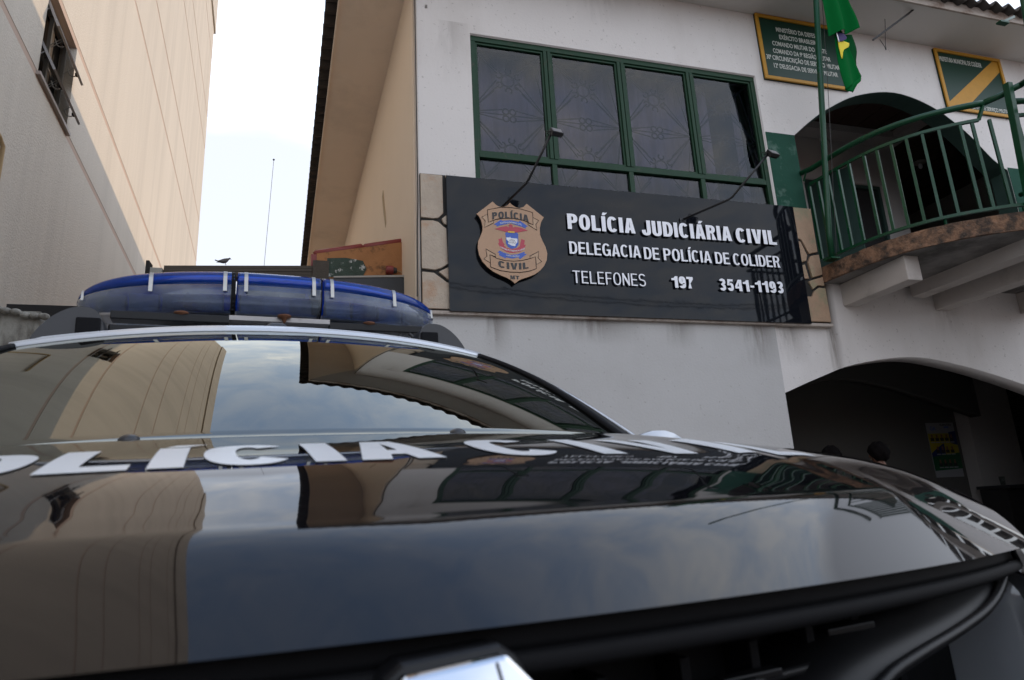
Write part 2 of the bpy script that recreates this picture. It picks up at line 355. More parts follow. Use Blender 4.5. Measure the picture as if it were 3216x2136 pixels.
    if bump > 0:
        b = n.new('ShaderNodeBump'); b.inputs['Strength'].default_value = bump; b.inputs['Distance'].default_value = bdist
        l.new(noise(bscale, (1, 1, 1), 4, 0.6, 1.7), b.inputs['Height']); l.new(b.outputs[0], p.inputs['Normal'])
    return m
def glass(name, tint, refl_ior=1.5, rough=0.0, gcol=(1, 1, 1)):
    m = bpy.data.materials.new(name); m.use_nodes = True; t = m.node_tree; n = t.nodes; l = t.links
    n.remove(n['Principled BSDF']); o = n['Material Output']
    fr = n.new('ShaderNodeFresnel'); fr.inputs[0].default_value = refl_ior
    tr = n.new('ShaderNodeBsdfTransparent'); tr.inputs[0].default_value = (*tint, 1)
    gl = n.new('ShaderNodeBsdfGlossy'); gl.inputs['Roughness'].default_value = rough; gl.inputs[0].default_value = (*gcol, 1)
    ge = n.new('ShaderNodeNewGeometry'); ml = n.new('ShaderNodeMath'); ml.operation = 'SUBTRACT'; ml.use_clamp = True      # only the outer face of a pane mirrors
    l.new(fr.outputs[0], ml.inputs[0]); l.new(ge.outputs['Backfacing'], ml.inputs[1])
    mx = n.new('ShaderNodeMixShader'); l.new(ml.outputs[0], mx.inputs[0]); l.new(tr.outputs[0], mx.inputs[1]); l.new(gl.outputs[0], mx.inputs[2])
    l.new(mx.outputs[0], o.inputs[0]); return m

M = {}
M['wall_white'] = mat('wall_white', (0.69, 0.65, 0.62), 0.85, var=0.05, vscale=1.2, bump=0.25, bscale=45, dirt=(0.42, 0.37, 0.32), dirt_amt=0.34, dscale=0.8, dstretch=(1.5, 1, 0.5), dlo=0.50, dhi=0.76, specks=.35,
                      streak=[(5.56, .10, 3.55, 1.9, 1.3), (5.0, .25, 3.01, 2.55, .7), (7.35, .3, 3.55, 2.9, .6), (1.25, .2, 6.4, 5.6, .35), (3.2, .6, 7.2, 6.6, .3), (5.35, .05, 4.5, 4.0, .8)])
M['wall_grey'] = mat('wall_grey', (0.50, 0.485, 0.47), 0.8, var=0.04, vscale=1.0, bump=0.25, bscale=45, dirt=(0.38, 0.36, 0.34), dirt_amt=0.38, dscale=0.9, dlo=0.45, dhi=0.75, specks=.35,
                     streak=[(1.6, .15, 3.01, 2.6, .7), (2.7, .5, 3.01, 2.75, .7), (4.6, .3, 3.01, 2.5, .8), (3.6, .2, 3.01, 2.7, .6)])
M['wall_side'] = mat('wall_side', (0.86, 0.72, 0.57), 0.85, var=0.05, vscale=1.2, bump=0.2, bscale=40)  # pale warm colour stands in for sunlight bounced off the neighbour
M['soffit'] = mat('soffit', (0.62, 0.59, 0.55), 0.85, var=0.06, vscale=1.5, bump=0.1, bscale=40)
M['soffit_side'] = mat('soffit_side', (0.90, 0.77, 0.64), 0.85, var=0.06, vscale=1.0, dirt=(0.45, 0.38, 0.32), dirt_amt=0.3, dscale=0.7, bump=0.1, bscale=40)  # raised and warmed: bounced alley light is put into this colour
M['fascia'] = mat('fascia', (0.42, 0.36, 0.31), 0.85, var=0.15, vscale=6, dirt=(0.16, 0.09, 0.055), dirt_amt=0.8, dscale=3.5, dstretch=(1, 1, 2), dlo=0.45, dhi=0.62, bump=0.4, bscale=40)
M['roof_sheet'] = mat('roof_sheet', (0.045, 0.036, 0.030), 0.9, var=0.35, vscale=7, bump=0.3, bscale=40)
M['green_paint'] = mat('green_paint', (0.004, 0.052, 0.020), 0.35, spec=0.35, var=0.25, vscale=9, bump=0.08, bscale=30, dirt=(0.05, 0.035, 0.02), dirt_amt=0.5, dscale=14, dlo=0.60, dhi=0.72, rvar=0.1)
M['green_frame'] = mat('green_frame', (0.005, 0.036, 0.013), 0.5, spec=0.3, var=0.25, vscale=12, dirt=(0.06, 0.05, 0.03), dirt_amt=0.6, dscale=18, dlo=0.58, dhi=0.7, bump=0.1, bscale=50)
M['green_wall'] = mat('green_wall', (0.014, 0.065, 0.042), 0.8, spec=0.2, var=0.3, vscale=5, dirt=(0.16, 0.24, 0.20), dirt_amt=0.6, dscale=5, dlo=0.58, dhi=0.72, bump=0.2, bscale=40)
M['green_reveal'] = mat('green_reveal', (0.020, 0.050, 0.040), 0.8, var=0.2, vscale=5)
M['stone_a'] = mat('stone_a', (0.44, 0.36, 0.28), 0.75, var=0.22, vscale=7, dirt=(0.42, 0.22, 0.11), dirt_amt=0.55, dscale=6, dlo=0.5, dhi=0.68, bump=0.7, bscale=40)
M['stone_b'] = mat('stone_b', (0.38, 0.25, 0.16), 0.75, var=0.25, vscale=8, dirt=(0.22, 0.24, 0.14), dirt_amt=0.6, dscale=5, dlo=0.48, dhi=0.62, bump=0.7, bscale=40)
M['joint'] = mat('joint', (0.018, 0.016, 0.014), 0.8)
M['ledge'] = mat('ledge', (0.42, 0.36, 0.31), 0.85, var=0.15, vscale=6, dirt=(0.15, 0.09, 0.06), dirt_amt=0.6, dscale=5, dlo=0.5, dhi=0.65, bump=0.3)
M['slab_edge'] = mat('slab_edge', (0.24, 0.13, 0.075), 0.9, var=0.65, vscale=14, dirt=(0.030, 0.024, 0.019), dirt_amt=0.9, dscale=7, dlo=0.42, dhi=0.60, specks=.5, bump=0.9, bscale=30, bdist=0.02)
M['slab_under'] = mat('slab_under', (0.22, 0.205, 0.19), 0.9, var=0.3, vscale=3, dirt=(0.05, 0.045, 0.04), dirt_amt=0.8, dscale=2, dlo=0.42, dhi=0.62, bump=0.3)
M['beam'] = mat('beam', (0.50, 0.45, 0.41), 0.85, var=0.08, vscale=3, dirt=(0.20, 0.16, 0.13), dirt_amt=0.4, dscale=3, dlo=0.52, dhi=0.7, bump=0.2)
M['sign_black'] = mat('sign_black', (0.006, 0.007, 0.010), 0.035, ior=1.33, var=0.2, vscale=2, bump=0.02, bscale=1.3, bdist=0.05)
M['sign_edge'] = mat('sign_edge', (0.01, 0.01, 0.012), 0.35)
M['letter'] = mat('letter', (0.86, 0.86, 0.90), 0.25, var=0.03)
M['letter_side'] = mat('letter_side', (0.03, 0.03, 0.035), 0.3)
M['tan'] = mat('tan', (0.42, 0.245, 0.135), 0.35, var=0.06, vscale=5)
M['tan_light'] = mat('tan_light', (0.46, 0.29, 0.17), 0.35, var=0.05, vscale=5)
M['tan_dark'] = mat('tan_dark', (0.33, 0.20, 0.11), 0.4, var=0.05)
M['ink'] = mat('ink', (0.012, 0.010, 0.010), 0.4)
M['ink_blue'] = mat('ink_blue', (0.025, 0.085, 0.42), 0.35, var=0.1)
M['ink_red'] = mat('ink_red', (0.42, 0.025, 0.05), 0.35, var=0.1)
M['ink_yellow'] = mat('ink_yellow', (0.7, 0.45, 0.02), 0.35)
M['ink_white'] = mat('ink_white', (0.75, 0.75, 0.78), 0.35)
M['plaque_green'] = mat('plaque_green', (0.006, 0.036, 0.021), 0.35, spec=0.3, var=0.1, vscale=2)
M['plaque_yellow'] = mat('plaque_yellow', (0.50, 0.24, 0.012), 0.5, var=0.15, vscale=14, bump=0.1)
M['plaque_letter'] = mat('plaque_letter', (0.62, 0.62, 0.56), 0.45, var=0.12, vscale=50)
M['black_metal'] = mat('black_metal', (0.012, 0.012, 0.013), 0.4, var=0.2, bump=0.05)
M['black_plastic'] = mat('black_plastic', (0.030, 0.030, 0.033), 0.36, var=0.15, vscale=4, bump=0.15, bscale=300, bdist=0.001)
M['rubber'] = mat('rubber', (0.006, 0.006, 0.007), 0.7, spec=0.15, var=0.2)
M['pane'] = glass('pane', (0.62, 0.62, 0.68), 1.48)
M['curtain'] = mat('curtain', (0.36, 0.32, 0.345), 0.9, var=0.15, vscale=3, stretch=(6, 6, 0.3))
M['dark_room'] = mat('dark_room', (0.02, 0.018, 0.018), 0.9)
M['grille_paint'] = mat('grille_paint', (0.006, 0.012, 0.022), 0.5)
M['wood_dark'] = mat('wood_dark', (0.055, 0.026, 0.017), 0.6, var=0.35, vscale=3, stretch=(1, 12, 1), bump=0.1)
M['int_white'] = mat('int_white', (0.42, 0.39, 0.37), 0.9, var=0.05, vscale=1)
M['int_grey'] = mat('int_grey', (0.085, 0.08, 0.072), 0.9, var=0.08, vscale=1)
M['floor_tile'] = mat('floor_tile', (0.10, 0.055, 0.04), 0.5, var=0.15)
M['flag_green'] = mat('flag_green', (0.002, 0.105, 0.022), 0.9, spec=0.05, var=0.1, vscale=3, bump=0.15, bscale=400, bdist=0.001)
M['flag_yellow'] = mat('flag_yellow', (0.72, 0.58, 0.02), 0.7)
M['flag_blue'] = mat('flag_blue', (0.035, 0.015, 0.10), 0.7)
M['nwall'] = mat('nwall', (0.56, 0.512, 0.44), 0.9, var=0.10, vscale=1.1, stretch=(1.5, 1.5, 0.12), bump=0.6, bscale=42, bdist=0.016, dirt=(0.43, 0.395, 0.34), dirt_amt=0.5, dscale=0.9, dstretch=(1.6, 1.6, 0.10), dlo=0.46, dhi=0.66)
M['groove'] = mat('groove', (0.46, 0.345, 0.275), 0.9, var=0.1)
M['alu'] = mat('alu', (0.26, 0.25, 0.25), 0.4, metal=0.3, var=0.1)
M['alu_light'] = mat('alu_light', (0.42, 0.42, 0.41), 0.4, metal=0.4)
M['sill'] = mat('sill', (0.30, 0.25, 0.22), 0.5, var=0.2, vscale=20)
M['npane'] = glass('npane', (0.45, 0.42, 0.38), 1.5)
M['old_wall'] = mat('old_wall', (0.30, 0.29, 0.26), 0.95, var=0.25, vscale=4, dirt=(0.05, 0.04, 0.03), dirt_amt=0.9, dscale=2.4, dstretch=(1.5, 1.5, 0.6), dlo=0.5, dhi=0.65, bump=0.6, bscale=30)
M['shed'] = mat('shed', (0.010, 0.009, 0.009), 0.85, var=0.3)
M['old_wood'] = mat('old_wood', (0.065, 0.052, 0.040), 0.85, var=0.35, vscale=4, stretch=(1, 1, 14), bump=0.4)
M['gutter'] = mat('gutter', (0.012, 0.012, 0.013), 0.5, var=0.2)
M['gutter_top'] = mat('gutter_top', (0.30, 0.28, 0.25), 0.6, var=0.2)
M['orange_wall'] = mat('orange_wall', (0.35, 0.155, 0.058), 0.9, var=0.25, vscale=6, dirt=(0.06, 0.035, 0.02), dirt_amt=0.8, dscale=5, dlo=0.55, dhi=0.66, bump=0.4)
M['moss'] = mat('moss', (0.045, 0.065, 0.050), 0.95, var=0.6, vscale=16, dirt=(0.50, 0.50, 0.47), dirt_amt=1.0, dscale=11, dlo=0.57, dhi=0.62, bump=0.7)
M['red_tile'] = mat('red_tile', (0.20, 0.025, 0.020), 0.5, var=0.2, vscale=12, bump=0.2)
M['bird'] = mat('bird', (0.10, 0.095, 0.095), 0.85, var=0.6, vscale=30)
M['car_black'] = mat('car_black', (0.0035, 0.0035, 0.0045), 0.25, ior=1.5, spec=0.0, coat=1.0, coat_ior=1.5, rvar=0.0, dirt=(0.10, 0.09, 0.08), dirt_amt=0.04, dscale=34, dlo=0.58, dhi=0.72, bump=0.012, bscale=22, bdist=0.004)
M['car_white'] = mat('car_white', (0.62, 0.65, 0.70), 0.2, coat=1.0, var=0.03)
M['decal'] = mat('decal', (0.74, 0.75, 0.76), 0.3, coat=0.0, dirt=(0.25, 0.25, 0.25), dirt_amt=0.4, dscale=16, dlo=0.6, dhi=0.75)
M['windshield'] = glass('windshield', (0.09, 0.10, 0.095), 3.0, 0.0, (0.97, 0.98, 0.90))
M['trim'] = mat('trim', (0.008, 0.008, 0.009), 0.42, spec=0.3, var=0.2)
M['chrome'] = mat('chrome', (0.85, 0.86, 0.88), 0.06, metal=1.0)
M['steel'] = mat('steel', (0.40, 0.39, 0.37), 0.4, metal=0.8, var=0.15, vscale=30)
M['rust'] = mat('rust', (0.16, 0.065, 0.03), 0.85, var=0.4, vscale=30, bump=0.4)
M['alu_base'] = mat('alu_base', (0.36, 0.34, 0.33), 0.45, metal=0.5, var=0.25, vscale=9, dirt=(0.12, 0.07, 0.05), dirt_amt=0.6, dscale=8, dlo=0.5, dhi=0.66)
M['tyre'] = mat('tyre', (0.012, 0.012, 0.012), 0.8)
M['seat'] = mat('seat', (0.06, 0.06, 0.06), 0.8)
M['asphalt'] = mat('asphalt', (0.060, 0.058, 0.055), 0.9, var=0.3, vscale=9, bump=0.5, bscale=120)
M['pave'] = mat('pave', (0.22, 0.20, 0.18), 0.9, var=0.2, vscale=4, bump=0.3)
M['earth'] = mat('earth', (0.16, 0.11, 0.075), 0.95, var=0.3, vscale=0.4, bump=0.3)
M['skin'] = mat('skin', (0.16, 0.075, 0.045), 0.55, var=0.05)
M['hair'] = mat('hair', (0.005, 0.004, 0.004), 0.9, spec=0.05, bump=0.4, bscale=60)
M['shirt'] = mat('shirt', (0.05, 0.055, 0.07), 0.85)
M['cloth'] = mat('cloth', (0.03, 0.03, 0.04), 0.85)
M['cup'] = glass('cup', (0.75, 0.78, 0.76), 1.45)
M['paper'] = mat('paper', (0.25, 0.25, 0.26), 0.6)
M['wire'] = mat('wire', (0.03, 0.028, 0.028), 0.6)
M['cord'] = mat('cord', (0.42, 0.30, 0.16), 0.6)
M['concrete'] = mat('concrete', (0.30, 0.29, 0.27), 0.9, var=0.15, bump=0.3)
# tinted light-bar lens: blue plastic, clear enough to see the works inside
def lens_mat():
    m = bpy.data.materials.new('blue_lens'); m.use_nodes = True; t = m.node_tree; n = t.nodes; l = t.links
    n.remove(n['Principled BSDF']); o = n['Material Output']
    fr = n.new('ShaderNodeFresnel'); fr.inputs[0].default_value = 1.5
    tr = n.new('ShaderNodeBsdfTransparent'); tr.inputs[0].default_value = (0.16, 0.42, 1.0, 1)
    df = n.new('ShaderNodeBsdfTranslucent'); df.inputs[0].default_value = (0.01, 0.22, 1.0, 1)
    d2 = n.new('ShaderNodeBsdfDiffuse'); d2.inputs[0].default_value = (0.008, 0.15, 0.80, 1)
    gl = n.new('ShaderNodeBsdfGlossy'); gl.inputs['Roughness'].default_value = 0.08
    a = n.new('ShaderNodeMixShader'); a.inputs[0].default_value = 0.35; l.new(df.outputs[0], a.inputs[1]); l.new(d2.outputs[0], a.inputs[2])
    b = n.new('ShaderNodeMixShader'); b.inputs[0].default_value = 0.46; l.new(tr.outputs[0], b.inputs[1]); l.new(a.outputs[0], b.inputs[2])
    c = n.new('ShaderNodeMixShader'); l.new(fr.outputs[0], c.inputs[0]); l.new(b.outputs[0], c.inputs[1]); l.new(gl.outputs[0], c.inputs[2])
    l.new(c.outputs[0], o.inputs[0]); return m
M['lens'] = lens_mat()
def cloudy():
    m = glass('lens_low', (0.62, 0.70, 0.82), 1.5, 0.10); t = m.node_tree; n = t.nodes; l = t.links
    d = n.new('ShaderNodeBsdfDiffuse'); d.inputs[0].default_value = (0.24, 0.27, 0.31, 1); b = n.new('ShaderNodeMixShader')
    tc_ = n.new('ShaderNodeTexCoord'); z = n.new('ShaderNodeTexNoise'); z.inputs['Scale'].default_value = 9; z.inputs['Detail'].default_value = 6; l.new(tc_.outputs['Object'], z.inputs['Vector'])
    mr = n.new('ShaderNodeMapRange'); l.new(z.outputs['Fac'], mr.inputs[0]); mr.inputs[1].default_value = .35; mr.inputs[2].default_value = .65; mr.inputs[3].default_value = .14; mr.inputs[4].default_value = .48
    l.new(mr.outputs[0], b.inputs[0]); l.new(n['Transparent BSDF'].outputs[0], b.inputs[1]); l.new(d.outputs[0], b.inputs[2]); l.new(b.outputs[0], n['Mix Shader'].inputs[1]); return m
M['lens_low'] = cloudy()

# ------------------------------------------------------------------ ground
g = MB().box(-900, 900, -900, 900, -0.3, -0.02).build('ground', M['earth']); tag(g, kind='structure')
g = MB().box(-60, 60, -9.5, -2.6, -0.05, -0.008).build('road', M['asphalt']); tag(g, kind='structure')
g = MB().box(-60, 60, -2.6, 5.98, -0.1, 0.0).build('pavement', M['pave']); tag(g, kind='structure')
g = MB().box(-60, 60, -12, -9.5, -0.1, 0.10).build('far_pavement', M['pave']); tag(g, kind='structure')

# ------------------------------------------------------------------ police building
B = empty('police_building', (0.85, 6, 0)); tag(B, 'two-storey off-white building with a green framed window, arches and a dark sign across its front', 'building')
def UP(o):      # parts are modelled in world coordinates
    o.matrix_parent_inverse = Matrix.Translation(-Vector(B.location)); return o
XR = 13.0
up_arch = smoothline([(5.505, 5.49), (5.78, 5.72), (6.08, 5.935), (6.6, 6.21), (7.25, 6.35), (7.85, 6.22), (8.35, 5.90), (8.73, 5.51), (8.93, 5.38)][:9] and
                     [Vector((a, b)) for a, b in [(5.505, 5.49), (5.78, 5.72), (6.08, 5.935), (6.6, 6.21), (7.25, 6.35), (7.85, 6.22), (8.35, 5.90), (8.73, 5.51), (8.95, 5.36)]], 5)
lo_arch = smoothline([Vector((a, b)) for a, b in [(4.76, 2.25), (5.255, 2.43), (5.80, 2.595), (6.6, 2.69), (7.27, 2.61), (8.0, 2.44), (8.7, 2.23)]], 5)
up_hole = [(5.505, 3.73)] + [(p.x, p.y) for p in up_arch] + [(8.95, 3.73)]
lo_hole = [(4.76, 0.15)] + [(p.x, p.y) for p in lo_arch] + [(8.7, 0.15)]
win_hole = [(1.44, 4.30), (1.44, 6.285), (5.08, 6.285), (5.08, 4.30)]
hole = [(0.945, 6.515), (0.945, 6.565), (0.975, 6.57), (0.98, 6.52)]
UP(filled('front_wall', [[(0.853, 0), (XR, 0), (XR, 7.218), (0.853, 7.218)], up_hole, lo_hole, win_hole, hole], 6.0, 6.25, M['wall_white'], B))
UP(MB().box(0.94, 0.985, 6.10, 6.12, 6.51, 6.575).build('vent_hole', M['joint'], B))
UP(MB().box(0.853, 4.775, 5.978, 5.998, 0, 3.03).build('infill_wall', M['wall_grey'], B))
# side wall, running back at a slight skew
sk = -0.0627
def side(y, dx=0.0): return 0.853 + sk * (y - 6) + dx
UP(MB().add([(side(6.25), 6.252, 0), (side(26), 26, 0), (side(26), 26, 7.218), (side(6.25), 6.252, 7.218), (side(6.25, .2), 6.252, 0), (side(26, .2), 26, 0), (side(26, .2), 26, 7.218), (side(6.25, .2), 6.252, 7.218)],
        [(0, 1, 2, 3), (4, 7, 6, 5), (0, 3, 7, 4), (1, 5, 6, 2), (3, 2, 6, 7), (0, 4, 5, 1)]).build('side_wall', M['wall_side'], B))
UP(MB().box(0.2, XR, 25.8, 26.0, 0, 7.218).build('rear_wall', M['wall_side'], B))
UP(MB().box(XR, XR + .2, 6.0, 26.0, 0, 7.218).build('end_wall', M['wall_side'], B))
# soffits
def sx(y): return 0.067 + sk * (y - 6.8)
yf = 5.38
UP(MB().add([(sx(yf), yf, 7.22), (XR + .7, yf, 7.22), (XR + .7, 6.3, 7.22), (side(6.3), 6.3, 7.22), (sx(yf), yf, 7.26), (XR + .7, yf, 7.26), (XR + .7, 6.3, 7.26), (side(6.3), 6.3, 7.26)],
        [(0, 1, 2, 3), (4, 7, 6, 5), (0, 4, 5, 1), (1, 5, 6, 2), (2, 6, 7, 3), (3, 7, 4, 0)]).build('front_soffit', M['soffit'], B))
UP(MB().add([(sx(yf), yf, 7.222), (side(6.3), 6.3, 7.222), (side(26, .1), 26, 7.222), (sx(26), 26, 7.222), (sx(yf), yf, 7.262), (side(6.3), 6.3, 7.262), (side(26, .1), 26, 7.262), (sx(26), 26, 7.262)],
        [(0, 1, 2, 3), (4, 7, 6, 5), (0, 4, 5, 1), (1, 5, 6, 2), (2, 6, 7, 3), (3, 7, 4, 0)]).build('side_soffit', M['soffit_side'], B))
UP(MB().box(sx(yf) - .005, XR + .7, yf - .03, yf - .003, 7.20, 7.33).build('front_fascia', M['fascia'], B))
UP(MB().add([(sx(yf) - .02, yf, 7.205), (sx(26) - .02, 26, 7.205), (sx(26) - .02, 26, 7.30), (sx(yf) - .02, yf, 7.30), (sx(yf), yf, 7.205), (sx(26), 26, 7.205), (sx(26), 26, 7.30), (sx(yf), yf, 7.30)],
        [(0, 1, 2, 3), (4, 7, 6, 5), (0, 3, 7, 4), (1, 5, 6, 2), (3, 2, 6, 7), (0, 4, 5, 1)]).build('side_fascia', M['soffit_side'], B))
# corrugated roof: front and side slopes of a hip, real waves
PITCH = 0.15
def roofz(x, y): return 7.335 + PITCH * min(y - yf, x - sx(y)) 
def wave(s): return 0.044 * math.sin(2 * math.pi * s / 0.22)
xs0 = sx(yf) - 0.16
nf = int((XR + 0.8 - xs0) / 0.0295)
def ff(a, b):
    x = xs0 + a * (XR + 0.8 - xs0); dmax = min(max(x - xs0, 0.02), 5.2); y = yf - 0.14 + b * dmax
    return (x, y, 7.335 + PITCH * (b * dmax) + wave(x))
UP(MB().grid(nf, 3, ff).build('roof', M['roof_sheet'], B, smooth=True, solid=0.02))
nsd = int(20.7 / 0.0295)
def fs(a, b):
    y = yf - 0.14 + a * 20.7; dmax = min(max(y - yf + 0.14, 0.02), 5.2); x = sx(y) - 0.16 + b * dmax
    return (x, y, 7.325 + PITCH * (b * dmax) + wave(y))
UP(MB().grid(nsd, 3, fs).build('roof', M['roof_sheet'], B, smooth=True, solid=0.02))
UP(MB().box(5.0, XR, 10.3, 26, 7.3, 8.1).build('roof_core', M['roof_sheet'], B))
# stone cladding either side of the sign
def stones(back, polys, m, x0):
    UP(MB().box(*back).build('mortar', M['joint'], B))
    for i, p in enumerate(polys):
        cx = sum(a for a, b in p) / len(p); cz = sum(b for a, b in p) / len(p)
        q = [(cx + (a - cx) * 0.975, cz + (b - cz) * 0.985) for a, b in p]
        UP(MB().prism(q, 5.935 - 0.004 * (i % 3), 5.972).build('stone', M[m if i % 3 != 1 else m], B, bevel=0.006))
stones((0.856, 1.3, 5.955, 5.997, 3.045, 4.49),
       [[(.856, 4.485), (1.083, 4.482), (1.085, 4.06), (1.035, 4.005), (.98, 3.995), (.856, 4.0)],
        [(.856, 3.97), (.975, 3.978), (1.03, 3.965), (1.085, 3.915), (1.112, 3.90), (1.118, 3.52), (1.05, 3.475), (.985, 3.452), (.856, 3.462)],
        [(1.06, 3.995), (1.112, 4.04), (1.112, 3.935), (1.085, 3.945)],
        [(1.11, 4.485), (1.29, 4.485), (1.29, 4.09), (1.11, 4.07)],
        [(.856, 3.435), (.975, 3.427), (1.10, 3.335), (1.29, 3.30), (1.29, 3.06), (.856, 3.06)],
        [(1.02, 3.437), (1.12, 3.49), (1.12, 3.355)]], 'stone_a', 0)
stones((5.15, 5.508, 5.955, 5.997, 3.045, 4.478),
       [[(5.16, 4.475), (5.505, 4.475), (5.495, 3.915), (5.37, 3.885), (5.29, 4.06), (5.16, 4.09)],
        [(5.16, 4.065), (5.275, 4.035), (5.335, 3.865), (5.31, 3.795), (5.16, 3.75)],
        [(5.375, 3.86), (5.497, 3.885), (5.50, 3.635), (5.35, 3.59), (5.325, 3.78)],
        [(5.16, 3.72), (5.285, 3.755), (5.31, 3.58), (5.16, 3.56)],
        [(5.35, 3.565), (5.50, 3.61), (5.503, 3.50), (5.41, 3.50), (5.33, 3.45), (5.29, 3.545)],
        [(5.16, 3.06), (5.505, 3.06), (5.505, 3.47), (5.42, 3.475), (5.345, 3.43), (5.30, 3.36), (5.16, 3.36)]], 'stone_b', 0)
UP(MB().box(0.86, 5.52, 5.925, 5.999, 3.008, 3.044).build('sill_ledge', M['ledge'], B, bevel=0.006))
UP(MB().box(5.092, 5.504, 5.993, 5.999, 4.482, 5.492).build('green_dado', M['green_wall'], B))
UP(MB().box(8.952, 12.9, 5.993, 5.999, 3.73, 5.40).build('green_dado', M['green_wall'], B))
# green lining of the arch
rv = [(5.507, 3.73)] + [(p.x, p.y - 0.003) for p in up_arch] + [(8.947, 3.73)]
def lining(name, pts, y0, y1, mt, th):
    cx = sum(p[0] for p in pts) / len(pts); mb = MB()
    n = len(pts); nor = []
    for i in range(n):
        a = Vector(pts[max(i - 1, 0)]); b = Vector(pts[min(i + 1, n - 1)]); d = (b - a).normalized(); nor.append(Vector((d.y, -d.x)))
    inn = [(Vector(p) + q * th) for p, q in zip(pts, nor)]
    v = [(p[0], y0, p[1]) for p in pts] + [(p[0], y1, p[1]) for p in pts] + [(p.x, y0, p.y) for p in inn] + [(p.x, y1, p.y) for p in inn]
    f = []
    for i in range(n - 1): f += [(i, i + 1, n + i + 1, n + i), (2 * n + i, 3 * n + i, 3 * n + i + 1, 2 * n + i + 1), (i, 2 * n + i, 2 * n + i + 1, i + 1), (n + i, n + i + 1, 3 * n + i + 1, 3 * n + i)]
    return UP(mb.add(v, f).build(name, mt, B))
lining('arch_lining', rv, 6.002, 6.252, M['green_reveal'], 0.004)

# ---- the long green window
W = UP(empty('window', (0, 0, 0), parent=B))
def WP(o): return o
fr = MB().box(1.442, 5.078, 6.03, 6.11, 6.215, 6.283).box(1.442, 1.50, 6.03, 6.11, 4.31, 6.215).box(5.02, 5.078, 6.03, 6.11, 4.31, 6.215).box(1.50, 5.02, 6.03, 6.11, 4.785, 4.845)
fr.build('frame', M['green_frame'], W, bevel=0.004)
xd = [1.50, 2.335, 3.245, 4.155, 5.02]
for x in xd[1:-1]:
    MB().box(x - .045, x - .004, 6.025, 6.105, 4.846, 6.214).box(x + .004, x + .045, 6.025, 6.105, 4.846, 6.214).box(x - .004, x + .004, 6.05, 6.10, 4.846, 6.214).build('mullion', M['green_frame'], W, bevel=0.003)
    MB().box(x - .028, x + .028, 6.03, 6.105, 4.31, 4.784).build('mullion', M['green_frame'], W, bevel=0.003)
sash = []
for i in range(4):
    a, b = xd[i] + (.046 if i else .002), xd[i + 1] - (.046 if i < 3 else .002)
    MB().box(a, b, 6.045, 6.09, 4.847, 4.872).box(a, b, 6.045, 6.09, 6.19, 6.213).box(a, a + .022, 6.045, 6.09, 4.872, 6.19).box(b - .022, b, 6.045, 6.09, 4.872, 6.19).build('sash', M['green_frame'], W)
    MB().box(a + .02, b - .02, 6.066, 6.070, 4.868, 6.194).build('pane', M['pane'], W)
    a2, b2 = xd[i] + (.028 if i else 0), xd[i + 1] - (.028 if i < 3 else 0)
    MB().box(a2, b2, 6.066, 6.070, 4.31, 4.786).build('pane', M['pane'], W)
# wrought iron grille behind the glass
def ring(cx, cz, r, a0=0, a1=360, n=14): return [(cx + r * math.cos(R(a0 + (a1 - a0) * k / n)), 6.15, cz + r * math.sin(R(a0 + (a1 - a0) * k / n))) for k in range(n + 1)]
for i in range(4):
    gm = MB(); xm = 1.888 + 0.9075 * i; xl, xr = xm - 0.45, xm + 0.45; t = 0.010
    for zz in (5.845, 4.965):
        gm.tube(ring(xm, zz, .075), t, 5)
        for a in range(6):
            aa = a * 60 + 30; px, pz = xm + .125 * math.cos(R(aa)), zz + .125 * math.sin(R(aa))
            gm.tube(ring(px + .01, pz, .035, aa + 40, aa + 300, 8), t, 4)
    for s in (-1, 1):
        gm.tube(ring(xm + s * .04, 5.405 + .045, .035), t, 4); gm.tube(ring(xm + s * .04, 5.405 - .045, .035), t, 4)
        X0 = xm + s * .45
        for tz, tx in ((5.84, .13), (5.78, .10), (5.70, .16), (5.47, .08), (5.405, .03), (5.34, .08), (5.11, .16), (5.03, .10), (4.97, .13), (6.15, .30), (4.65, .30)):
            gm.tube([(X0, 6.15, 5.405), (xm + s * tx, 6.15, tz)], t * .8, 4)
        for tz in (6.2, 6.1):
            gm.tube([(X0, 6.15, 6.25), (xm + s * .12, 6.15, 5.93 if tz > 6.15 else 5.97)], t * .8, 4)
        for tx, tz in ((.10, 4.86), (.16, 4.75), (.30, 4.6)):
            gm.tube([(X0, 6.15, 4.45), (xm + s * tx, 6.15, tz)], t * .8, 4)
    gm.build('grille', M['grille_paint'], W)
cw = MB()
def cf(a, b): x = 1.5 + a * 3.05; return (x, 6.34 + 0.025 * math.sin(x * 26) + 0.012 * math.sin(x * 61 + 1), 4.28 + b * 2.0)
cw.grid(240, 1, cf).build('curtain', M['curtain'], W, smooth=True, solid=.004)
MB().grid(12, 1, lambda a, b: (4.93 + a * .10, 6.36 + 0.02 * math.sin(a * 20), 4.28 + b * 2.0)).build('curtain', M['curtain'], W, smooth=True)
UP(MB().box(1.3, 5.3, 7.2, 7.25, 3.8, 6.9).box(1.3, 1.33, 6.26, 7.2, 3.8, 6.9).box(5.28, 5.3, 6.26, 7.2, 3.8, 6.9).box(1.3, 5.3, 6.26, 7.25, 6.9, 6.95).box(1.3, 5.3, 6.26, 7.25, 3.75, 3.8).build('room_lining', M['dark_room'], B))
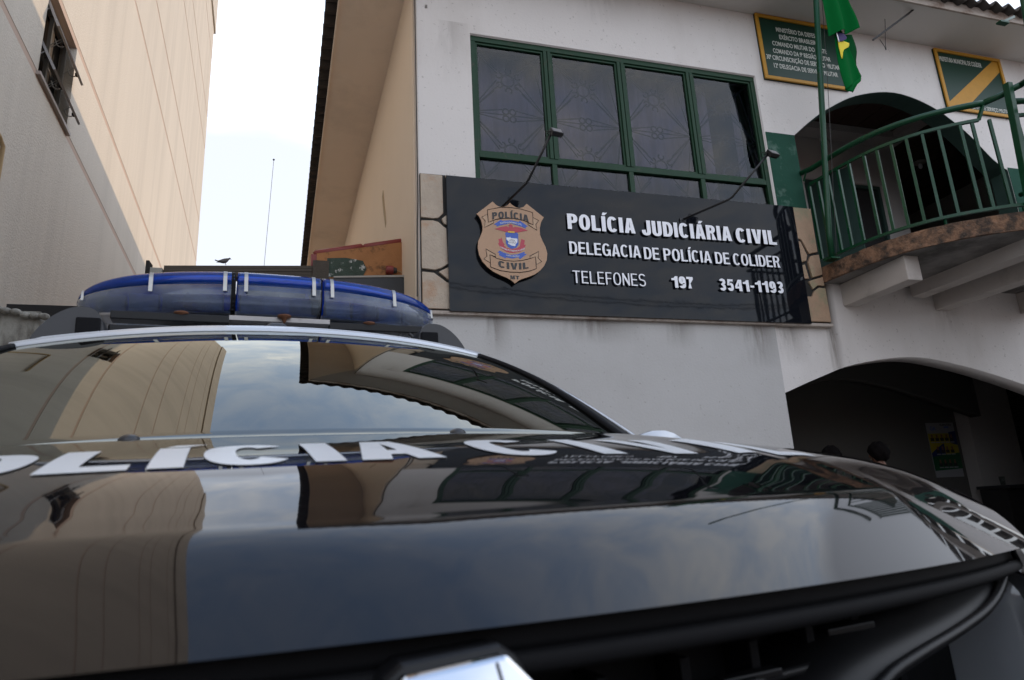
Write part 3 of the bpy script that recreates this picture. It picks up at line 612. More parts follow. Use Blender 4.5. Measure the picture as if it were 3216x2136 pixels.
# scuffs on the plaster
# ---- upper porch
UP(MB().box(5.31, XR, 6.26, 11.4, 3.50, 3.725).build('upper_floor', M['floor_tile'], B))
UP(MB().box(5.30, 5.45, 6.255, 7.79, 3.73, 7.0).build('porch_wall', M['int_white'], B))
dx0, dx1, dz = 7.05, 8.72, 6.05
UP(filled('porch_wall', [[(5.45, 3.73), (9.12, 3.73), (9.12, 6.98), (5.45, 6.98)], [(6.2, 3.735), (6.2, dz), (6.95, dz), (6.95, 3.735)], [(dx0 + .15, 3.735), (dx0 + .15, dz), (dx1, dz), (dx1, 3.735)]], 7.80, 7.95, M['int_white'], B))
UP(MB().box(8.98, 9.12, 7.96, 11.3, 3.73, 6.98).build('porch_wall', M['int_white'], B))
UP(MB().box(12.0, 12.15, 6.26, 11.3, 3.73, 6.98).build('porch_wall', M['int_white'], B))
UP(MB().box(9.12, 12.0, 11.2, 11.35, 3.73, 6.98).build('porch_wall', M['int_white'], B))
UP(MB().box(5.45, 9.12, 7.52, 7.79, 6.78, 6.90).build('porch_beam', M['int_white'], B))
UP(MB().box(8.86, 9.10, 6.26, 7.51, 6.78, 6.90).build('porch_beam', M['int_white'], B))
for k in range(34):                     # tongue and groove ceiling boards
    x = 5.45 + k * 0.193
    UP(MB().box(x, x + .183, 6.26, 11.2 if x > 9.1 else 7.79, 6.902 + .006 * (k % 2), 6.93).build('ceiling_board', M['wood_dark'], B))
UP(MB().box(5.45, 12, 6.26, 11.3, 6.94, 6.98).build('ceiling_backing', M['joint'], B))
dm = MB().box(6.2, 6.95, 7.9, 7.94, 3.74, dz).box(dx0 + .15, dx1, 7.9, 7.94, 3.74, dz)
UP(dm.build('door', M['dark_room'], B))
UP(MB().box(dx0 + .15, dx1, 7.84, 7.90, dz - .06, dz).box(dx0 + .15, dx0 + .21, 7.84, 7.90, 3.74, dz - .06).box(dx1 - .06, dx1, 7.84, 7.90, 3.74, dz - .06).build('door_frame', M['green_reveal'], B))
lf = UP(MB().obox(Matrix.Translation((7.35, 7.55, 4.85)) @ Matrix.Rotation(R(-62), 4, 'Z'), .75, .04, 2.2).build('door_leaf', M['green_reveal'], B))
bl = UP(MB().lathe([(.001, 0), (.10, .004), (.11, .03), (.001, .035)], 16, Matrix.Translation((10.2, 8.25, 6.862))).build('ceiling_lamp', M['int_white'], B, smooth=True))
MB().ball((10.2, 8.25, 6.81), .035, .035, .055, 10).build('bulb', M['letter'], bl, smooth=True)

# ---- lower porch
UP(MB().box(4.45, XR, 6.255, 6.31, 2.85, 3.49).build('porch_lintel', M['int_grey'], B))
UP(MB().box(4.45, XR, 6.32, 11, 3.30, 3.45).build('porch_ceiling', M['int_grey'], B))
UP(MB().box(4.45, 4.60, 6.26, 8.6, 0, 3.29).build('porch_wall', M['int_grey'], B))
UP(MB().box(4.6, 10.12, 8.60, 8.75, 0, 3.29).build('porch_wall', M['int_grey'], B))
UP(MB().box(10.12, 11.08, 8.36, 8.75, 0, 3.29).build('porch_wall', M['int_white'], B))  # paler stretch of the wall: its stronger light is put into the colour
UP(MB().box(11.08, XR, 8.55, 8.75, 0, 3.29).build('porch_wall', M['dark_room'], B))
a2 = smoothline([Vector(p) for p in [(5.6, 2.2), (6.4, 2.62), (7.35, 2.86), (8.1, 2.82), (9.1, 2.58), (9.98, 2.32)]], 5)
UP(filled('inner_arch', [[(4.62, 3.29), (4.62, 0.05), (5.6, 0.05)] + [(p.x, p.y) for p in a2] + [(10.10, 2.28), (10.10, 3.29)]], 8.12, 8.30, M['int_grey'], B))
g2 = MB()
for z in (1.62, 2.15, 2.66): g2.box(11.1, 12.4, 8.44, 8.465, z, z + .07)
g2.box(11.1, 11.15, 8.44, 8.47, .9, 2.95)
for c in ((11.62, 1.9), (11.62, 2.42)):
    for k in range(16):
        a = R(k * 22.5); g2.tube([(c[0] + .05 * math.cos(a), 8.45, c[1] + .05 * math.sin(a)), (c[0] + .5 * math.cos(a), 8.45, c[1] + .24 * math.sin(a))], .007, 4)
UP(g2.build('window_grille', M['black_metal'], B))
UP(MB().box(4.5, 12, 6.26, 8.59, -.02, .02).build('lower_floor', M['floor_tile'], B))

# ---- balcony slab with its brackets
half = [(5.51, 6.0), (5.522, 5.87), (5.545, 5.66), (5.575, 5.45), (5.62, 5.25), (5.69, 5.06), (5.79, 4.88), (5.92, 4.71), (6.08, 4.56), (6.27, 4.42), (6.48, 4.30), (6.75, 4.20), (7.02, 4.14), (7.25, 4.12)]
plan = [Vector(p) for p in half] + [Vector((14.5 - p[0], p[1])) for p in reversed(half[:-1])]
plan = smoothline(plan, 3)
def off(pts, d):
    o = []
    for i in range(len(pts)):
        a = pts[max(i - 1, 0)]; b = pts[min(i + 1, len(pts) - 1)]; t = (b - a).normalized(); o.append(pts[i] + Vector((-t.y, t.x)) * d)
    return o
inner = off(plan, 0.03)
ns = len(plan)
rg = random.Random(3)
top = [(p.x, p.y, 3.73 + rg.uniform(-.004, .004)) for p in plan]; bot = [(p.x + rg.uniform(-.006, .006), p.y + rg.uniform(-.006, .006), 3.55 + rg.uniform(-.006, .006)) for p in plan]
UP(MB().add(top + bot + [(p.x, p.y, 3.73) for p in inner] + [(p.x, p.y, 3.548) for p in inner],
   [(i, i + 1, ns + i + 1, ns + i) for i in range(ns - 1)] + [(i, 2 * ns + i, 2 * ns + i + 1, i + 1) for i in range(ns - 1)] + [(ns + i, ns + i + 1, 3 * ns + i + 1, 3 * ns + i) for i in range(ns - 1)]).build('balcony_edge', M['slab_edge'], B))
ip = [(p.x, p.y) for p in off(plan, 0.028)]; ip[0] = (ip[0][0], 5.999); ip[-1] = (ip[-1][0], 5.999)
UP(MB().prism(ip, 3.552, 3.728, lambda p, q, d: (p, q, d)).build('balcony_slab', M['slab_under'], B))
for x0, ye in ((5.775, 5.08), (7.13, 4.45), (8.50, 5.02)):
    UP(MB().box(x0, x0 + .19, ye, 5.998, 3.28, 3.551).build('balcony_bracket', M['beam'], B, bevel=0.008))

# ------------------------------------------------------------------ balcony railing
RL = empty('balcony_railing', (5.52, 5.95, 3.73)); tag(RL, 'green painted metal railing curving around the balcony on the right', 'railing')
def RP(o): o.matrix_parent_inverse = Matrix.Translation(-Vector(RL.location)); return o
rail = off(plan, 0.035)
rail = [p for p in rail if p.y < 5.96]
RP(MB().tube([(p.x, p.y, 3.815) for p in rail], .022, square=True).build('bottom_rail', M['green_paint'], RL))
def arcpt(pts, i): return pts[i]
# the handrail stops and steps up at the big post
cut = [i for i, p in enumerate(rail) if p.x > 6.42][0]
tr = [(p.x, p.y, 4.79) for p in rail[:cut]]
RP(MB().tube(tr, .022, square=True).build('top_rail', M['green_paint'], RL))
hr = [(5.50, 5.99, 4.965)] + [(p.x, p.y, 4.97) for p in rail[1:cut + 1]]
RP(MB().tube(hr, .032, 12).build('handrail', M['green_paint'], RL, smooth=True))
e0 = Vector(hr[-1]); 
RP(MB().tube([e0, (6.55, 4.26, 5.01), (6.60, 4.20, 5.035), (6.63, 4.12, 5.04)], .032, 12).build('handrail', M['green_paint'], RL, smooth=True))
RP(MB().tube([(tr[-1][0], tr[-1][1], 4.79), (hr[-1][0], hr[-1][1], 4.96)], .02, square=True).build('spacer', M['green_paint'], RL))
bal = [(5.516, 5.943), (5.530, 5.80), (5.551, 5.661), (5.572, 5.527), (5.598, 5.372), (5.642, 5.219), (5.705, 5.089), (5.770, 4.946), (5.85, 4.815), (5.955, 4.705), (6.065, 4.60), (6.185, 4.505), (6.30, 4.43), (6.425, 4.345)]
def nearest(x, y): 
    p = min(rail, key=lambda q: (q.x - x) ** 2 + (q.y - y) ** 2); return p
proto = None
extra = [(p.x, p.y) for p in rail if p.x > 6.62][::2]
for j, (x, y) in enumerate(bal + extra):
    p = Vector((x, y)) if j >= len(bal) else Vector((x + .02, y + .01)) * .5 + nearest(x, y) * .5
    q = min(range(1, len(rail) - 1), key=lambda k: (rail[k] - p).length); d = rail[q + 1] - rail[q - 1]
    if proto is None:
        proto = MB().box(-.014, .014, -.014, .014, 3.83, 4.775).build('baluster', M['green_paint'], RL); o = proto
    else:
        o = proto.copy(); COL.objects.link(o)
    o.matrix_parent_inverse = Matrix.Translation(-Vector(RL.location))
    o.location = (p.x, p.y, 0); o.rotation_euler = (0, 0, math.atan2(d.y, d.x))
RP(MB().tube([(p.x, p.y, 4.95) for p in rail[cut + 3:]], .032, 12).build('handrail', M['green_paint'], RL, smooth=True))
RP(MB().tube([(p.x, p.y, 4.79) for p in rail[cut + 3:]], .022, square=True).build('top_rail', M['green_paint'], RL))
RP(MB().tube([(6.545, 4.27, 3.735), (6.50, 4.15, 5.06)], .044, square=True).build('post', M['green_paint'], RL, bevel=.004))
RP(MB().box(5.97, 5.99, 4.70, 4.72, 3.72, 3.81).build('foot', M['green_paint'], RL))
RP(MB().tube([(5.50, 5.99, 4.965), (5.52, 5.93, 4.94), (5.515, 5.985, 4.86)], .012, 6).build('wall_clip', M['green_paint'], RL))

# ------------------------------------------------------------------ outside stair running forward from the balcony (its rail shows in the reflections)
ST = empty('outside_stair', (7.15, 4.1, 0)); tag(ST, 'concrete outside stair with green railing just beyond the right edge, seen reflected in the sign', 'stair')
def sp(o): o.matrix_parent_inverse = Matrix.Translation(-Vector(ST.location)); return o
sp(MB().box(6.60, 7.9, 3.0, 4.22, 3.56, 3.72).build('landing', M['slab_under'], ST))
tread = sp(MB().box(7.9, 8.18, 3.0, 4.1, 3.40, 3.535).build('step', M['slab_under'], ST))
for k in range(1, 19):
    o = tread.copy(); COL.objects.link(o); o.location = Vector(tread.location) + Vector((.28 * k, 0, -.185 * k))
sp(MB().box(7.5, 7.75, 3.1, 3.35, 0, 3.559).box(6.7, 6.9, 3.1, 5.9, 3.40, 3.559).build('column', M['beam'], ST))
path = [(6.63, 4.10), (6.63, 2.14), (7.9, 2.14)]
for (h_, r_, nm_) in ((.10, .02, 'stair_rail'), (1.06, .02, 'stair_rail'), (1.30, .032, 'handrail')):
    sp(MB().tube([(6.63, 4.12, 3.74 + h_), (6.63, 3.04, 3.74 + h_)], r_, 10).build(nm_, M['green_paint'], ST, smooth=True))
    sp(MB().tube([(6.63, 3.04, 3.74 + h_), (7.9, 3.04, 3.74 + h_)], r_, 10).build(nm_, M['green_paint'], ST, smooth=True))
for k in range(8):
    y = 4.02 - k * .125
    sp(MB().box(6.618, 6.642, y - .012, y + .012, 3.82, 4.80).build('baluster', M['green_paint'], ST))
for k in range(10):
    x = 6.75 + k * .125
    sp(MB().box(x - .012, x + .012, 3.028, 3.052, 3.82, 4.80).build('baluster', M['green_paint'], ST))

# ------------------------------------------------------------------ flagpoles and flag
FP = empty('flagpole', (5.47, 5.72, 3.74)); tag(FP, 'green flagpole leaning out from the balcony and carrying the flag', 'flagpole', 'green flagpoles on the balcony')
MB().tube([(0, 0, 0), (.0, -.02, .3), (-.035, -.62, 3.7)], [.034, .034, .032], 14).build('pole', M['green_paint'], FP, smooth=True)
MB().box(-.06, .06, -.06, .06, -.008, .01).build('base_plate', M['green_paint'], FP)
MB().tube([(.045, -.03, .05), (.04, -.40, 2.2), (.0, -.66, 3.7)], .0035, 5).build('halyard', M['wire'], FP)
FP2 = empty('flagpole', (6.76, 4.19, 3.735)); tag(FP2, 'green flagpole at the right edge, held under the roof edge', 'flagpole', 'green flagpoles on the balcony')
MB().tube([(.02, 0, 0), (.03, -.40, 4.2)], .03, 14).build('pole', M['green_paint'], FP2, smooth=True)
MB().box(-.05, .07, -.05, .05, -.006, .008).build('base_plate', M['green_paint'], FP2)
# flag: hanging cloth, folded over
FG = empty('flag', (5.46, 5.12, 6.9)); tag(FG, 'green national flag with yellow and dark blue, hanging folded from the pole', 'flag')
def FGP(o): o.matrix_parent_inverse = Matrix.Translation(-Vector(FG.location)); return o
yF = 5.14
def cloth(name, left, right, y0, amp, ph, mt, folds=3.0, nu=24, nv=34):
    Lp = smoothline([Vector((a, b)) for a, b in left], 8); Rp = smoothline([Vector((a, b)) for a, b in right], 8)
    def at(P, t): 
        k = t * (len(P) - 1); i = min(int(k), len(P) - 2); return P[i].lerp(P[i + 1], k - i)
    def fn(a, b):
        p = at(Lp, b).lerp(at(Rp, b), a)
        return (p.x, y0 + amp * math.sin(a * math.pi * folds + ph + b * 1.2) * (0.4 + 0.6 * b), p.y)
    return FGP(MB().grid(nu, nv, fn).build(name, mt, FG, smooth=True, solid=.003))
cloth('cloth', [(5.46, 7.5), (5.475, 6.8), (5.485, 6.45), (5.49, 6.28)], [(5.72, 7.5), (5.80, 6.85), (5.86, 6.55), (5.865, 6.385)], yF, .05, .3, M['flag_green'])
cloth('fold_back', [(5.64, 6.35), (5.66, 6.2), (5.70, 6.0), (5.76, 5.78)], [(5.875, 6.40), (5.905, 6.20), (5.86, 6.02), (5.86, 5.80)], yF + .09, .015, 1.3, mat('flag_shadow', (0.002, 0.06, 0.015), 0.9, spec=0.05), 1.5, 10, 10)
cloth('fold_front', [(5.60, 6.42), (5.565, 6.15), (5.55, 5.85), (5.57, 5.575)], [(5.735, 6.36), (5.77, 6.12), (5.815, 5.90), (5.835, 5.79)], yF + .045, .03, 2.2, M['flag_green'], 2.0)
cloth('fold_front', [(5.57, 5.60), (5.575, 5.58), (5.60, 5.57), (5.66, 5.563)], [(5.835, 5.79), (5.82, 5.73), (5.76, 5.68), (5.672, 5.563)], yF + .045, .012, 2.2, M['flag_green'], 2.0, 8, 6)
cloth('yellow_rhombus', [(5.585, 6.24), (5.575, 6.15), (5.580, 6.06), (5.585, 5.975)], [(5.735, 6.205), (5.715, 6.15), (5.63, 6.09), (5.592, 5.975)], yF + .020, .006, 0, M['flag_yellow'], 1, 8, 8)
cloth('blue_disc', [(5.580, 6.33), (5.583, 6.29), (5.588, 6.26), (5.59, 6.20)], [(5.66, 6.325), (5.70, 6.29), (5.70, 6.25), (5.63, 6.205)], yF + .013, .004, 0, M['flag_blue'], 1, 8, 8)
cloth('white_band', [(5.565, 6.31), (5.567, 6.27), (5.570, 6.23), (5.572, 6.19)], [(5.580, 6.32), (5.582, 6.27), (5.585, 6.23), (5.586, 6.18)], yF + .008, .0, 0, M['ink_white'], 1, 2, 4)

# bracket and loose wire under the eave
o = MB().tube([(6.64, 5.62, 6.77), (7.2, 5.50, 7.18), (7.62, 5.37, 7.52)], .016, square=True).build('steel_rod', M['wire']); tag(o, 'thin grey steel rod rising from under the eave to the roof edge', 'rod')
o = MB().tube(smoothline([(7.03, 5.7, 7.50), (7.02, 5.7, 7.25), (6.95, 5.68, 7.0), (6.905, 5.68, 6.80), (6.87, 5.66, 6.69), (6.84, 5.65, 6.74), (6.78, 5.64, 6.82)], 5), .0045, 5).build('hanging_wire', M['wire']); tag(o, 'loose thin wire dangling beside the steel rod', 'wire')
BK = MB().box(7.30, 7.43, 4.55, 4.61, 6.28, 6.30).tube([(7.36, 4.58, 6.30), (7.7, 4.66, 6.50)], .02, square=True).build('pole_bracket', M['green_paint']); tag(BK, 'small green bracket below the roof edge at the far right', 'bracket')

# ------------------------------------------------------------------ plaques
def plaque(label, x0, x1, z0, z1):
    r = empty('plaque', ((x0 + x1) / 2, 5.995, z0)); tag(r, label, 'sign', 'green plaques with yellow frames')
    def f(o): o.matrix_parent_inverse = Matrix.Translation(-Vector(r.location)); return o
    f(MB().box(x0, x1, 5.975, 5.998, z0, z1).build('board', M['plaque_green'], r))
    t = .045
    f(MB().box(x0, x1, 5.955, 5.990, z1 - t, z1 + .002).box(x0, x1, 5.955, 5.990, z0, z0 + t).box(x0, x0 + t, 5.955, 5.990, z0 + t, z1 - t).box(x1 - t, x1, 5.955, 5.990, z0 + t, z1 - t).build('frame', M['plaque_yellow'], r, bevel=.004))
    return r, f
P1, f1 = plaque('green board with yellow frame and six lines of military lettering, behind the flag', 5.20, 6.48, 6.245, 7.21)
for txt, a, b, z in (('MINISTÉRIO DA DEFESA', 5.498, 6.14, 6.99), ('EXÉRCITO BRASILEIRO', 5.528, 6.138, 6.88), ('COMANDO MILITAR DO OESTE', 5.405, 6.235, 6.768),
                     ('COMANDO DA 9ª REGIÃO MILITAR', 5.395, 6.276, 6.655), ('30ª CIRCUNSCRIÇÃO DE SERVIÇO MILITAR', 5.278, 6.40, 6.548), ('12ª DELEGACIA DE SERVIÇO MILITAR', 5.37, 6.345, 6.432)):
    f1(flat_print('lettering', txt, a, b, z, z + .066, 5.9745, M['plaque_letter'], P1, .012))
P2, f2 = plaque('green board with yellow frame crossed by a yellow diagonal band', 8.10, 9.31, 6.19, 7.162)
f2(MB().prism([(8.146, 6.24), (8.44, 6.24), (9.264, 6.95), (9.264, 7.116), (9.17, 7.116), (8.146, 6.30)], 5.9735, 5.9748).build('diagonal_band', M['plaque_yellow'], P2))
f2(flat_print('lettering', 'PREFEITURA MUNICIPAL DE COLÍDER', 8.175, 8.94, 6.975, 7.048, 5.9745, M['plaque_letter'], P2, .012))
f2(flat_print('lettering', '149ª JUNTA DE SERVIÇO MILITAR', 8.46, 9.25, 6.262, 6.322, 5.9745, M['plaque_letter'], P2, .012))

# ------------------------------------------------------------------ the big police sign
SG = empty('police_sign', (3.16, 5.9, 3.035)); tag(SG, 'long glossy black sign with raised white letters and a tan police shield', 'sign')
def S(o): o.matrix_parent_inverse = Matrix.Translation(-Vector(SG.location)); return o
S(MB().add([(1.115, 5.9, 3.036), (5.205, 5.9, 3.028), (5.222, 5.9, 4.457), (1.114, 5.9, 4.462), (1.115, 5.932, 3.036), (5.205, 5.932, 3.028), (5.222, 5.932, 4.457), (1.114, 5.932, 4.462)],
           [(0, 1, 2, 3), (4, 7, 6, 5), (0, 4, 5, 1), (1, 5, 6, 2), (2, 6, 7, 3), (3, 7, 4, 0)]).build('panel', M['sign_black'], SG))
S(MB().box(1.112, 5.226, 5.933, 5.954, 3.05, 4.455).build('back_frame', M['sign_edge'], SG))
_mark = set(o.name for o in SG.children)
def rl(txt, a, b, z0, z1, s_, wd=.85, gap=.08): raised_letters(txt, a, b, z0, z1, 5.884, 0.012, M['letter'], SG, s_, wd, gap)
rl('POLÍCIA', 2.367, 3.13, 3.957, 4.130, .225); rl('JUDICIÁRIA', 3.211, 4.308, 3.948, 4.121, .225); rl('CIVIL', 4.368, 4.893, 3.941, 4.114, .225)
rl('DELEGACIA', 2.366, 3.167, 3.682, 3.818, .165); rl('DE', 3.206, 3.385, 3.672, 3.808, .165); rl('POLÍCIA', 3.436, 4.013, 3.672, 3.808, .165); rl('DE', 4.063, 4.243, 3.669, 3.805, .165); rl('COLIDER', 4.287, 4.89, 3.666, 3.802, .165)
rl('TELEFONES', 2.380, 3.193, 3.366, 3.500, .115, .9, .12); rl('197', 3.495, 3.752, 3.366, 3.496, .25, .85, .08); rl('3541-1193', 4.069, 4.882, 3.362, 3.494, .24, .85, .10)
for o in list(SG.children):
    if o.name not in _mark: S(o)
sh_pts = [(1.568, 4.182), (1.603, 4.146), (1.643, 4.128), (1.683, 4.131), (1.718, 4.152), (1.747, 4.183), (1.773, 4.16), (1.806, 4.139), (1.847, 4.132), (1.889, 4.148), (1.926, 4.187), (2.1, 4.05), (2.067, 3.993), (2.049, 3.927), (2.047, 3.856), (2.068, 3.794), (2.098, 3.725), (2.112, 3.656), (2.102, 3.585), (2.071, 3.521), (2.026, 3.47), (1.969, 3.426), (1.9, 3.395), (1.832, 3.371), (1.791, 3.349), (1.756, 3.319), (1.725, 3.349), (1.673, 3.377), (1.609, 3.401), (1.545, 3.431), (1.488, 3.475), (1.438, 3.533), (1.408, 3.599), (1.397, 3.673), (1.404, 3.742), (1.429, 3.799), (1.451, 3.856), (1.454, 3.905), (1.442, 3.967), (1.424, 4.007), (1.399, 4.035)]
filled('shield', [sh_pts], 5.842, 5.856, M['tan'], SG); SH = [o for o in SG.children if o.name == 'shield'][0]; S(SH)
S(filled('shield_spacer', [sh_pts], 5.857, 5.885, M['sign_edge'], SG))
def lay(name, pts, lv, mt): return filled(name, [pts], 5.8415 - .0015 * lv, 5.8425 - .0015 * lv + .0005, mt, SH)
def outl(pts, lv, w=.0035, closed=True):
    y = 5.8415 - .0015 * lv - .0012
    return [(p[0], y, p[1]) for p in pts]
lines = MB()
def ribbon(name, pts, lv, mt):
    lay(name, pts, lv, mt); lines.tube(outl(pts, lv), .0035, 4, closed=True)
ribbon('banner_tail', [(1.508, 4.039), (1.449, 4.002), (1.483, 3.966), (1.474, 3.892), (1.567, 3.948), (1.569, 3.976), (1.514, 3.951)], 0, M['tan_light'])
ribbon('banner_tail', [(1.983, 4.04), (2.043, 4.009), (2.01, 3.967), (2.018, 3.9), (1.926, 3.957), (1.924, 3.975), (1.98, 3.958)], 0, M['tan_light'])
ribbon('banner', [(1.51, 4.085), (1.629, 4.119), (1.751, 4.130), (1.86, 4.122), (1.983, 4.094), (1.98, 3.958), (1.881, 4.0), (1.779, 4.014), (1.677, 4.006), (1.596, 3.989), (1.514, 3.951)], 1, M['tan'])
ribbon('banner_tail', [(1.516, 3.521), (1.452, 3.558), (1.486, 3.59), (1.477, 3.665), (1.572, 3.613), (1.575, 3.587), (1.516, 3.606)], 0, M['tan_light'])
ribbon('banner_tail', [(1.989, 3.527), (2.046, 3.565), (2.011, 3.601), (2.021, 3.671), (1.927, 3.617), (1.927, 3.592), (1.984, 3.613)], 0, M['tan_light'])
ribbon('banner', [(1.516, 3.606), (1.59, 3.569), (1.669, 3.553), (1.755, 3.551), (1.843, 3.563), (1.925, 3.589), (1.984, 3.613), (1.985, 3.485), (1.904, 3.453), (1.816, 3.437), (1.716, 3.435), (1.617, 3.445), (1.517, 3.477)], 1, M['tan'])
lay('blue_ribbon', [(1.567, 3.931), (1.643, 3.986), (1.662, 3.977), (1.744, 3.99), (1.828, 3.979), (1.843, 3.992), (1.924, 3.936), (1.901, 3.931), (1.9, 3.911), (1.86, 3.928), (1.742, 3.958), (1.633, 3.926), (1.599, 3.91), (1.593, 3.929)], 1, M['ink_blue'])
lay('eagle', [(1.578, 3.885), (1.639, 3.908), (1.7, 3.923), (1.72, 3.91), (1.731, 3.932), (1.717, 3.924), (1.725, 3.939), (1.742, 3.945), (1.762, 3.938), (1.764, 3.91), (1.788, 3.922), (1.849, 3.916), (1.92, 3.89), (1.86, 3.875), (1.798, 3.86), (1.694, 3.859), (1.631, 3.872)], 2, M['ink_red'])
lay('eagle_feet', [(1.71, 3.868), (1.78, 3.868), (1.78, 3.853), (1.71, 3.853)], 3, M['ink_yellow'])
lay('coat_of_arms', [(1.682, 3.844), (1.697, 3.858), (1.75, 3.853), (1.805, 3.86), (1.819, 3.844), (1.815, 3.819), (1.815, 3.735), (1.79, 3.698), (1.742, 3.681), (1.702, 3.7), (1.684, 3.74), (1.687, 3.81)], 1, M['ink_blue'])
lay('state_map', [(1.691, 3.8), (1.724, 3.8), (1.73, 3.813), (1.737, 3.796), (1.805, 3.793), (1.803, 3.755), (1.785, 3.736), (1.777, 3.711), (1.74, 3.716), (1.724, 3.725), (1.706, 3.735), (1.709, 3.759), (1.693, 3.779)], 2, M['ink_white'])
lay('red_ribbon', [(1.604, 3.728), (1.615, 3.746), (1.608, 3.78), (1.626, 3.779), (1.644, 3.797), (1.655, 3.745), (1.672, 3.725), (1.663, 3.715), (1.689, 3.688), (1.742, 3.679), (1.796, 3.692), (1.828, 3.718), (1.832, 3.743), (1.849, 3.798), (1.865, 3.786), (1.884, 3.786), (1.873, 3.735), (1.892, 3.736), (1.87, 3.69), (1.828, 3.656), (1.746, 3.637), (1.686, 3.644), (1.628, 3.681)], 0, M['ink_red'])
lay('blue_ribbon', [(1.593, 3.634), (1.617, 3.656), (1.653, 3.638), (1.725, 3.618), (1.792, 3.626), (1.841, 3.646), (1.875, 3.661), (1.872, 3.638), (1.897, 3.636), (1.82, 3.576), (1.807, 3.596), (1.743, 3.578), (1.677, 3.588), (1.673, 3.575), (1.605, 3.608), (1.614, 3.629)], 0, M['ink_blue'])
sc = MB()     # scales of justice on the map
for c in (1.724, 1.772): sc.tube([(c - .014, 5.836, 3.748), (1.748 + (c - 1.748) * .9, 5.836, 3.776), (c + .014, 5.836, 3.748), (c, 5.836, 3.742), (c - .014, 5.836, 3.748)], .0012, 4)
sc.tube([(1.748, 5.836, 3.782), (1.748, 5.836, 3.735)], .0012, 4).tube([(1.724, 5.836, 3.776), (1.772, 5.836, 3.776)], .0012, 4)
sc.build('scales', M['ink'], SH)
tag(lines.build('banner_outline', M['ink'], SH), kind='stuff')
def bent(txt, a, b, z0, z1, y, mt, bend, off_):
    me = fit_text(txt, a, b, z0, z1, off_, .001, lambda x, z, d: (x, y - d, z + bend * (1 - ((x - (a + b) / 2) / ((b - a) / 2)) ** 2)))
    me.name = 'lettering'; return link('lettering', me, mt, SH)
def bent2(txt, a, b, z0, z1, y, mt, bend, s_, wd=1.0):
    for m in glyph_meshes(txt, a, b, z0, z1, s_, wd, .14, lambda x, z, d: (x, y - .001 * (1 - d), z + bend * (1 - ((x - (a + b) / 2) / ((b - a) / 2)) ** 2))): link('letter', m, mt, SH)
bent2('POLÍCIA', 1.555, 1.932, 3.985, 4.058, 5.8375, M['ink'], .022, .25); bent2('CIVIL', 1.595, 1.904, 3.484, 3.551, 5.8375, M['ink'], -.020, .25); bent2('MT', 1.712, 1.803, 3.362, 3.400, 5.841, M['ink'], 0, .25)
bent('POLÍCIA JUDICIÁRIA CIVIL', 1.633, 1.858, 3.940, 3.956, 5.838, M['ink_white'], .016, .01)
bent('OMNIS POTESTAS A LEGE', 1.625, 1.875, 3.686, 3.702, 5.8395, M['ink_white'], -.034, .02)
bent('MATO GROSSO', 1.681, 1.815, 3.604, 3.618, 5.8395, M['ink_white'], -.008, .01)

# ------------------------------------------------------------------ floodlights on bent arms
def floodlight(label, pts, yaw):
    b = Vector(pts[0]); r = empty('floodlight', b); tag(r, label, 'floodlight', 'floodlights over the sign')
    P = [Vector(p) - b for p in pts]
    MB().tube([P[0], P[0] + (P[1] - P[0]) * .96, P[1] + (P[2] - P[1]) * .05, P[2]], .012, 10).build('arm', M['black_metal'], r, smooth=True)
    MB().obox(Matrix.Translation(Vector((0, .022, -.005))), .07, .02, .05).tube(ring(0, 0, .03) and [(.035 * math.cos(a * .6), 0.012, .018 * math.sin(a * .6)) for a in range(11)], .004, 5).build('wall_bracket', M['black_metal'], r)
    T = Matrix.Translation(P[2] + Vector((.035, -.01, -.012))) @ Matrix.Rotation(R(yaw), 4, 'Z') @ Matrix.Rotation(R(-35), 4, 'X')
    h = MB().obox(T, .115, .035, .085)
    for k in range(6): h.obox(T @ Matrix.Translation((-.045 + k * .018, .026, 0)), .005, .02, .075)
    h.build('lamp_housing', M['black_metal'], r, bevel=.004)
    MB().obox(T @ Matrix.Translation((0, -.0195, 0)), .098, .003, .068).build('lamp_glass', M['alu'], r)
    MB().tube([T @ Vector((-.065, .0, 0)), T @ Vector((-.065, .045, .04)), T @ Vector((0, .055, .06)), T @ Vector((.065, .045, .04)), T @ Vector((.065, .0, 0))], .005, 5).build('yoke', M['black_metal'], r)
    MB().tube(smoothline([T @ Vector((0, .03, .02)), T @ Vector((-.03, .09, .08)), T @ Vector((-.06, .05, .09)), P[2] + Vector((-.012, .0, .0))], 5), .004, 5).build('cable', M['wire'], r)
floodlight('black floodlight on a bent arm fixed above the tan shield', [(1.662, 5.875, 4.135), (1.852, 5.55, 4.27), (1.995, 5.15, 4.60)], 10)
floodlight('black floodlight on a bent arm fixed over the middle of the sign lettering', [(3.732, 5.875, 4.168), (4.094, 5.5, 4.26), (4.335, 5.1, 4.60)], 10)

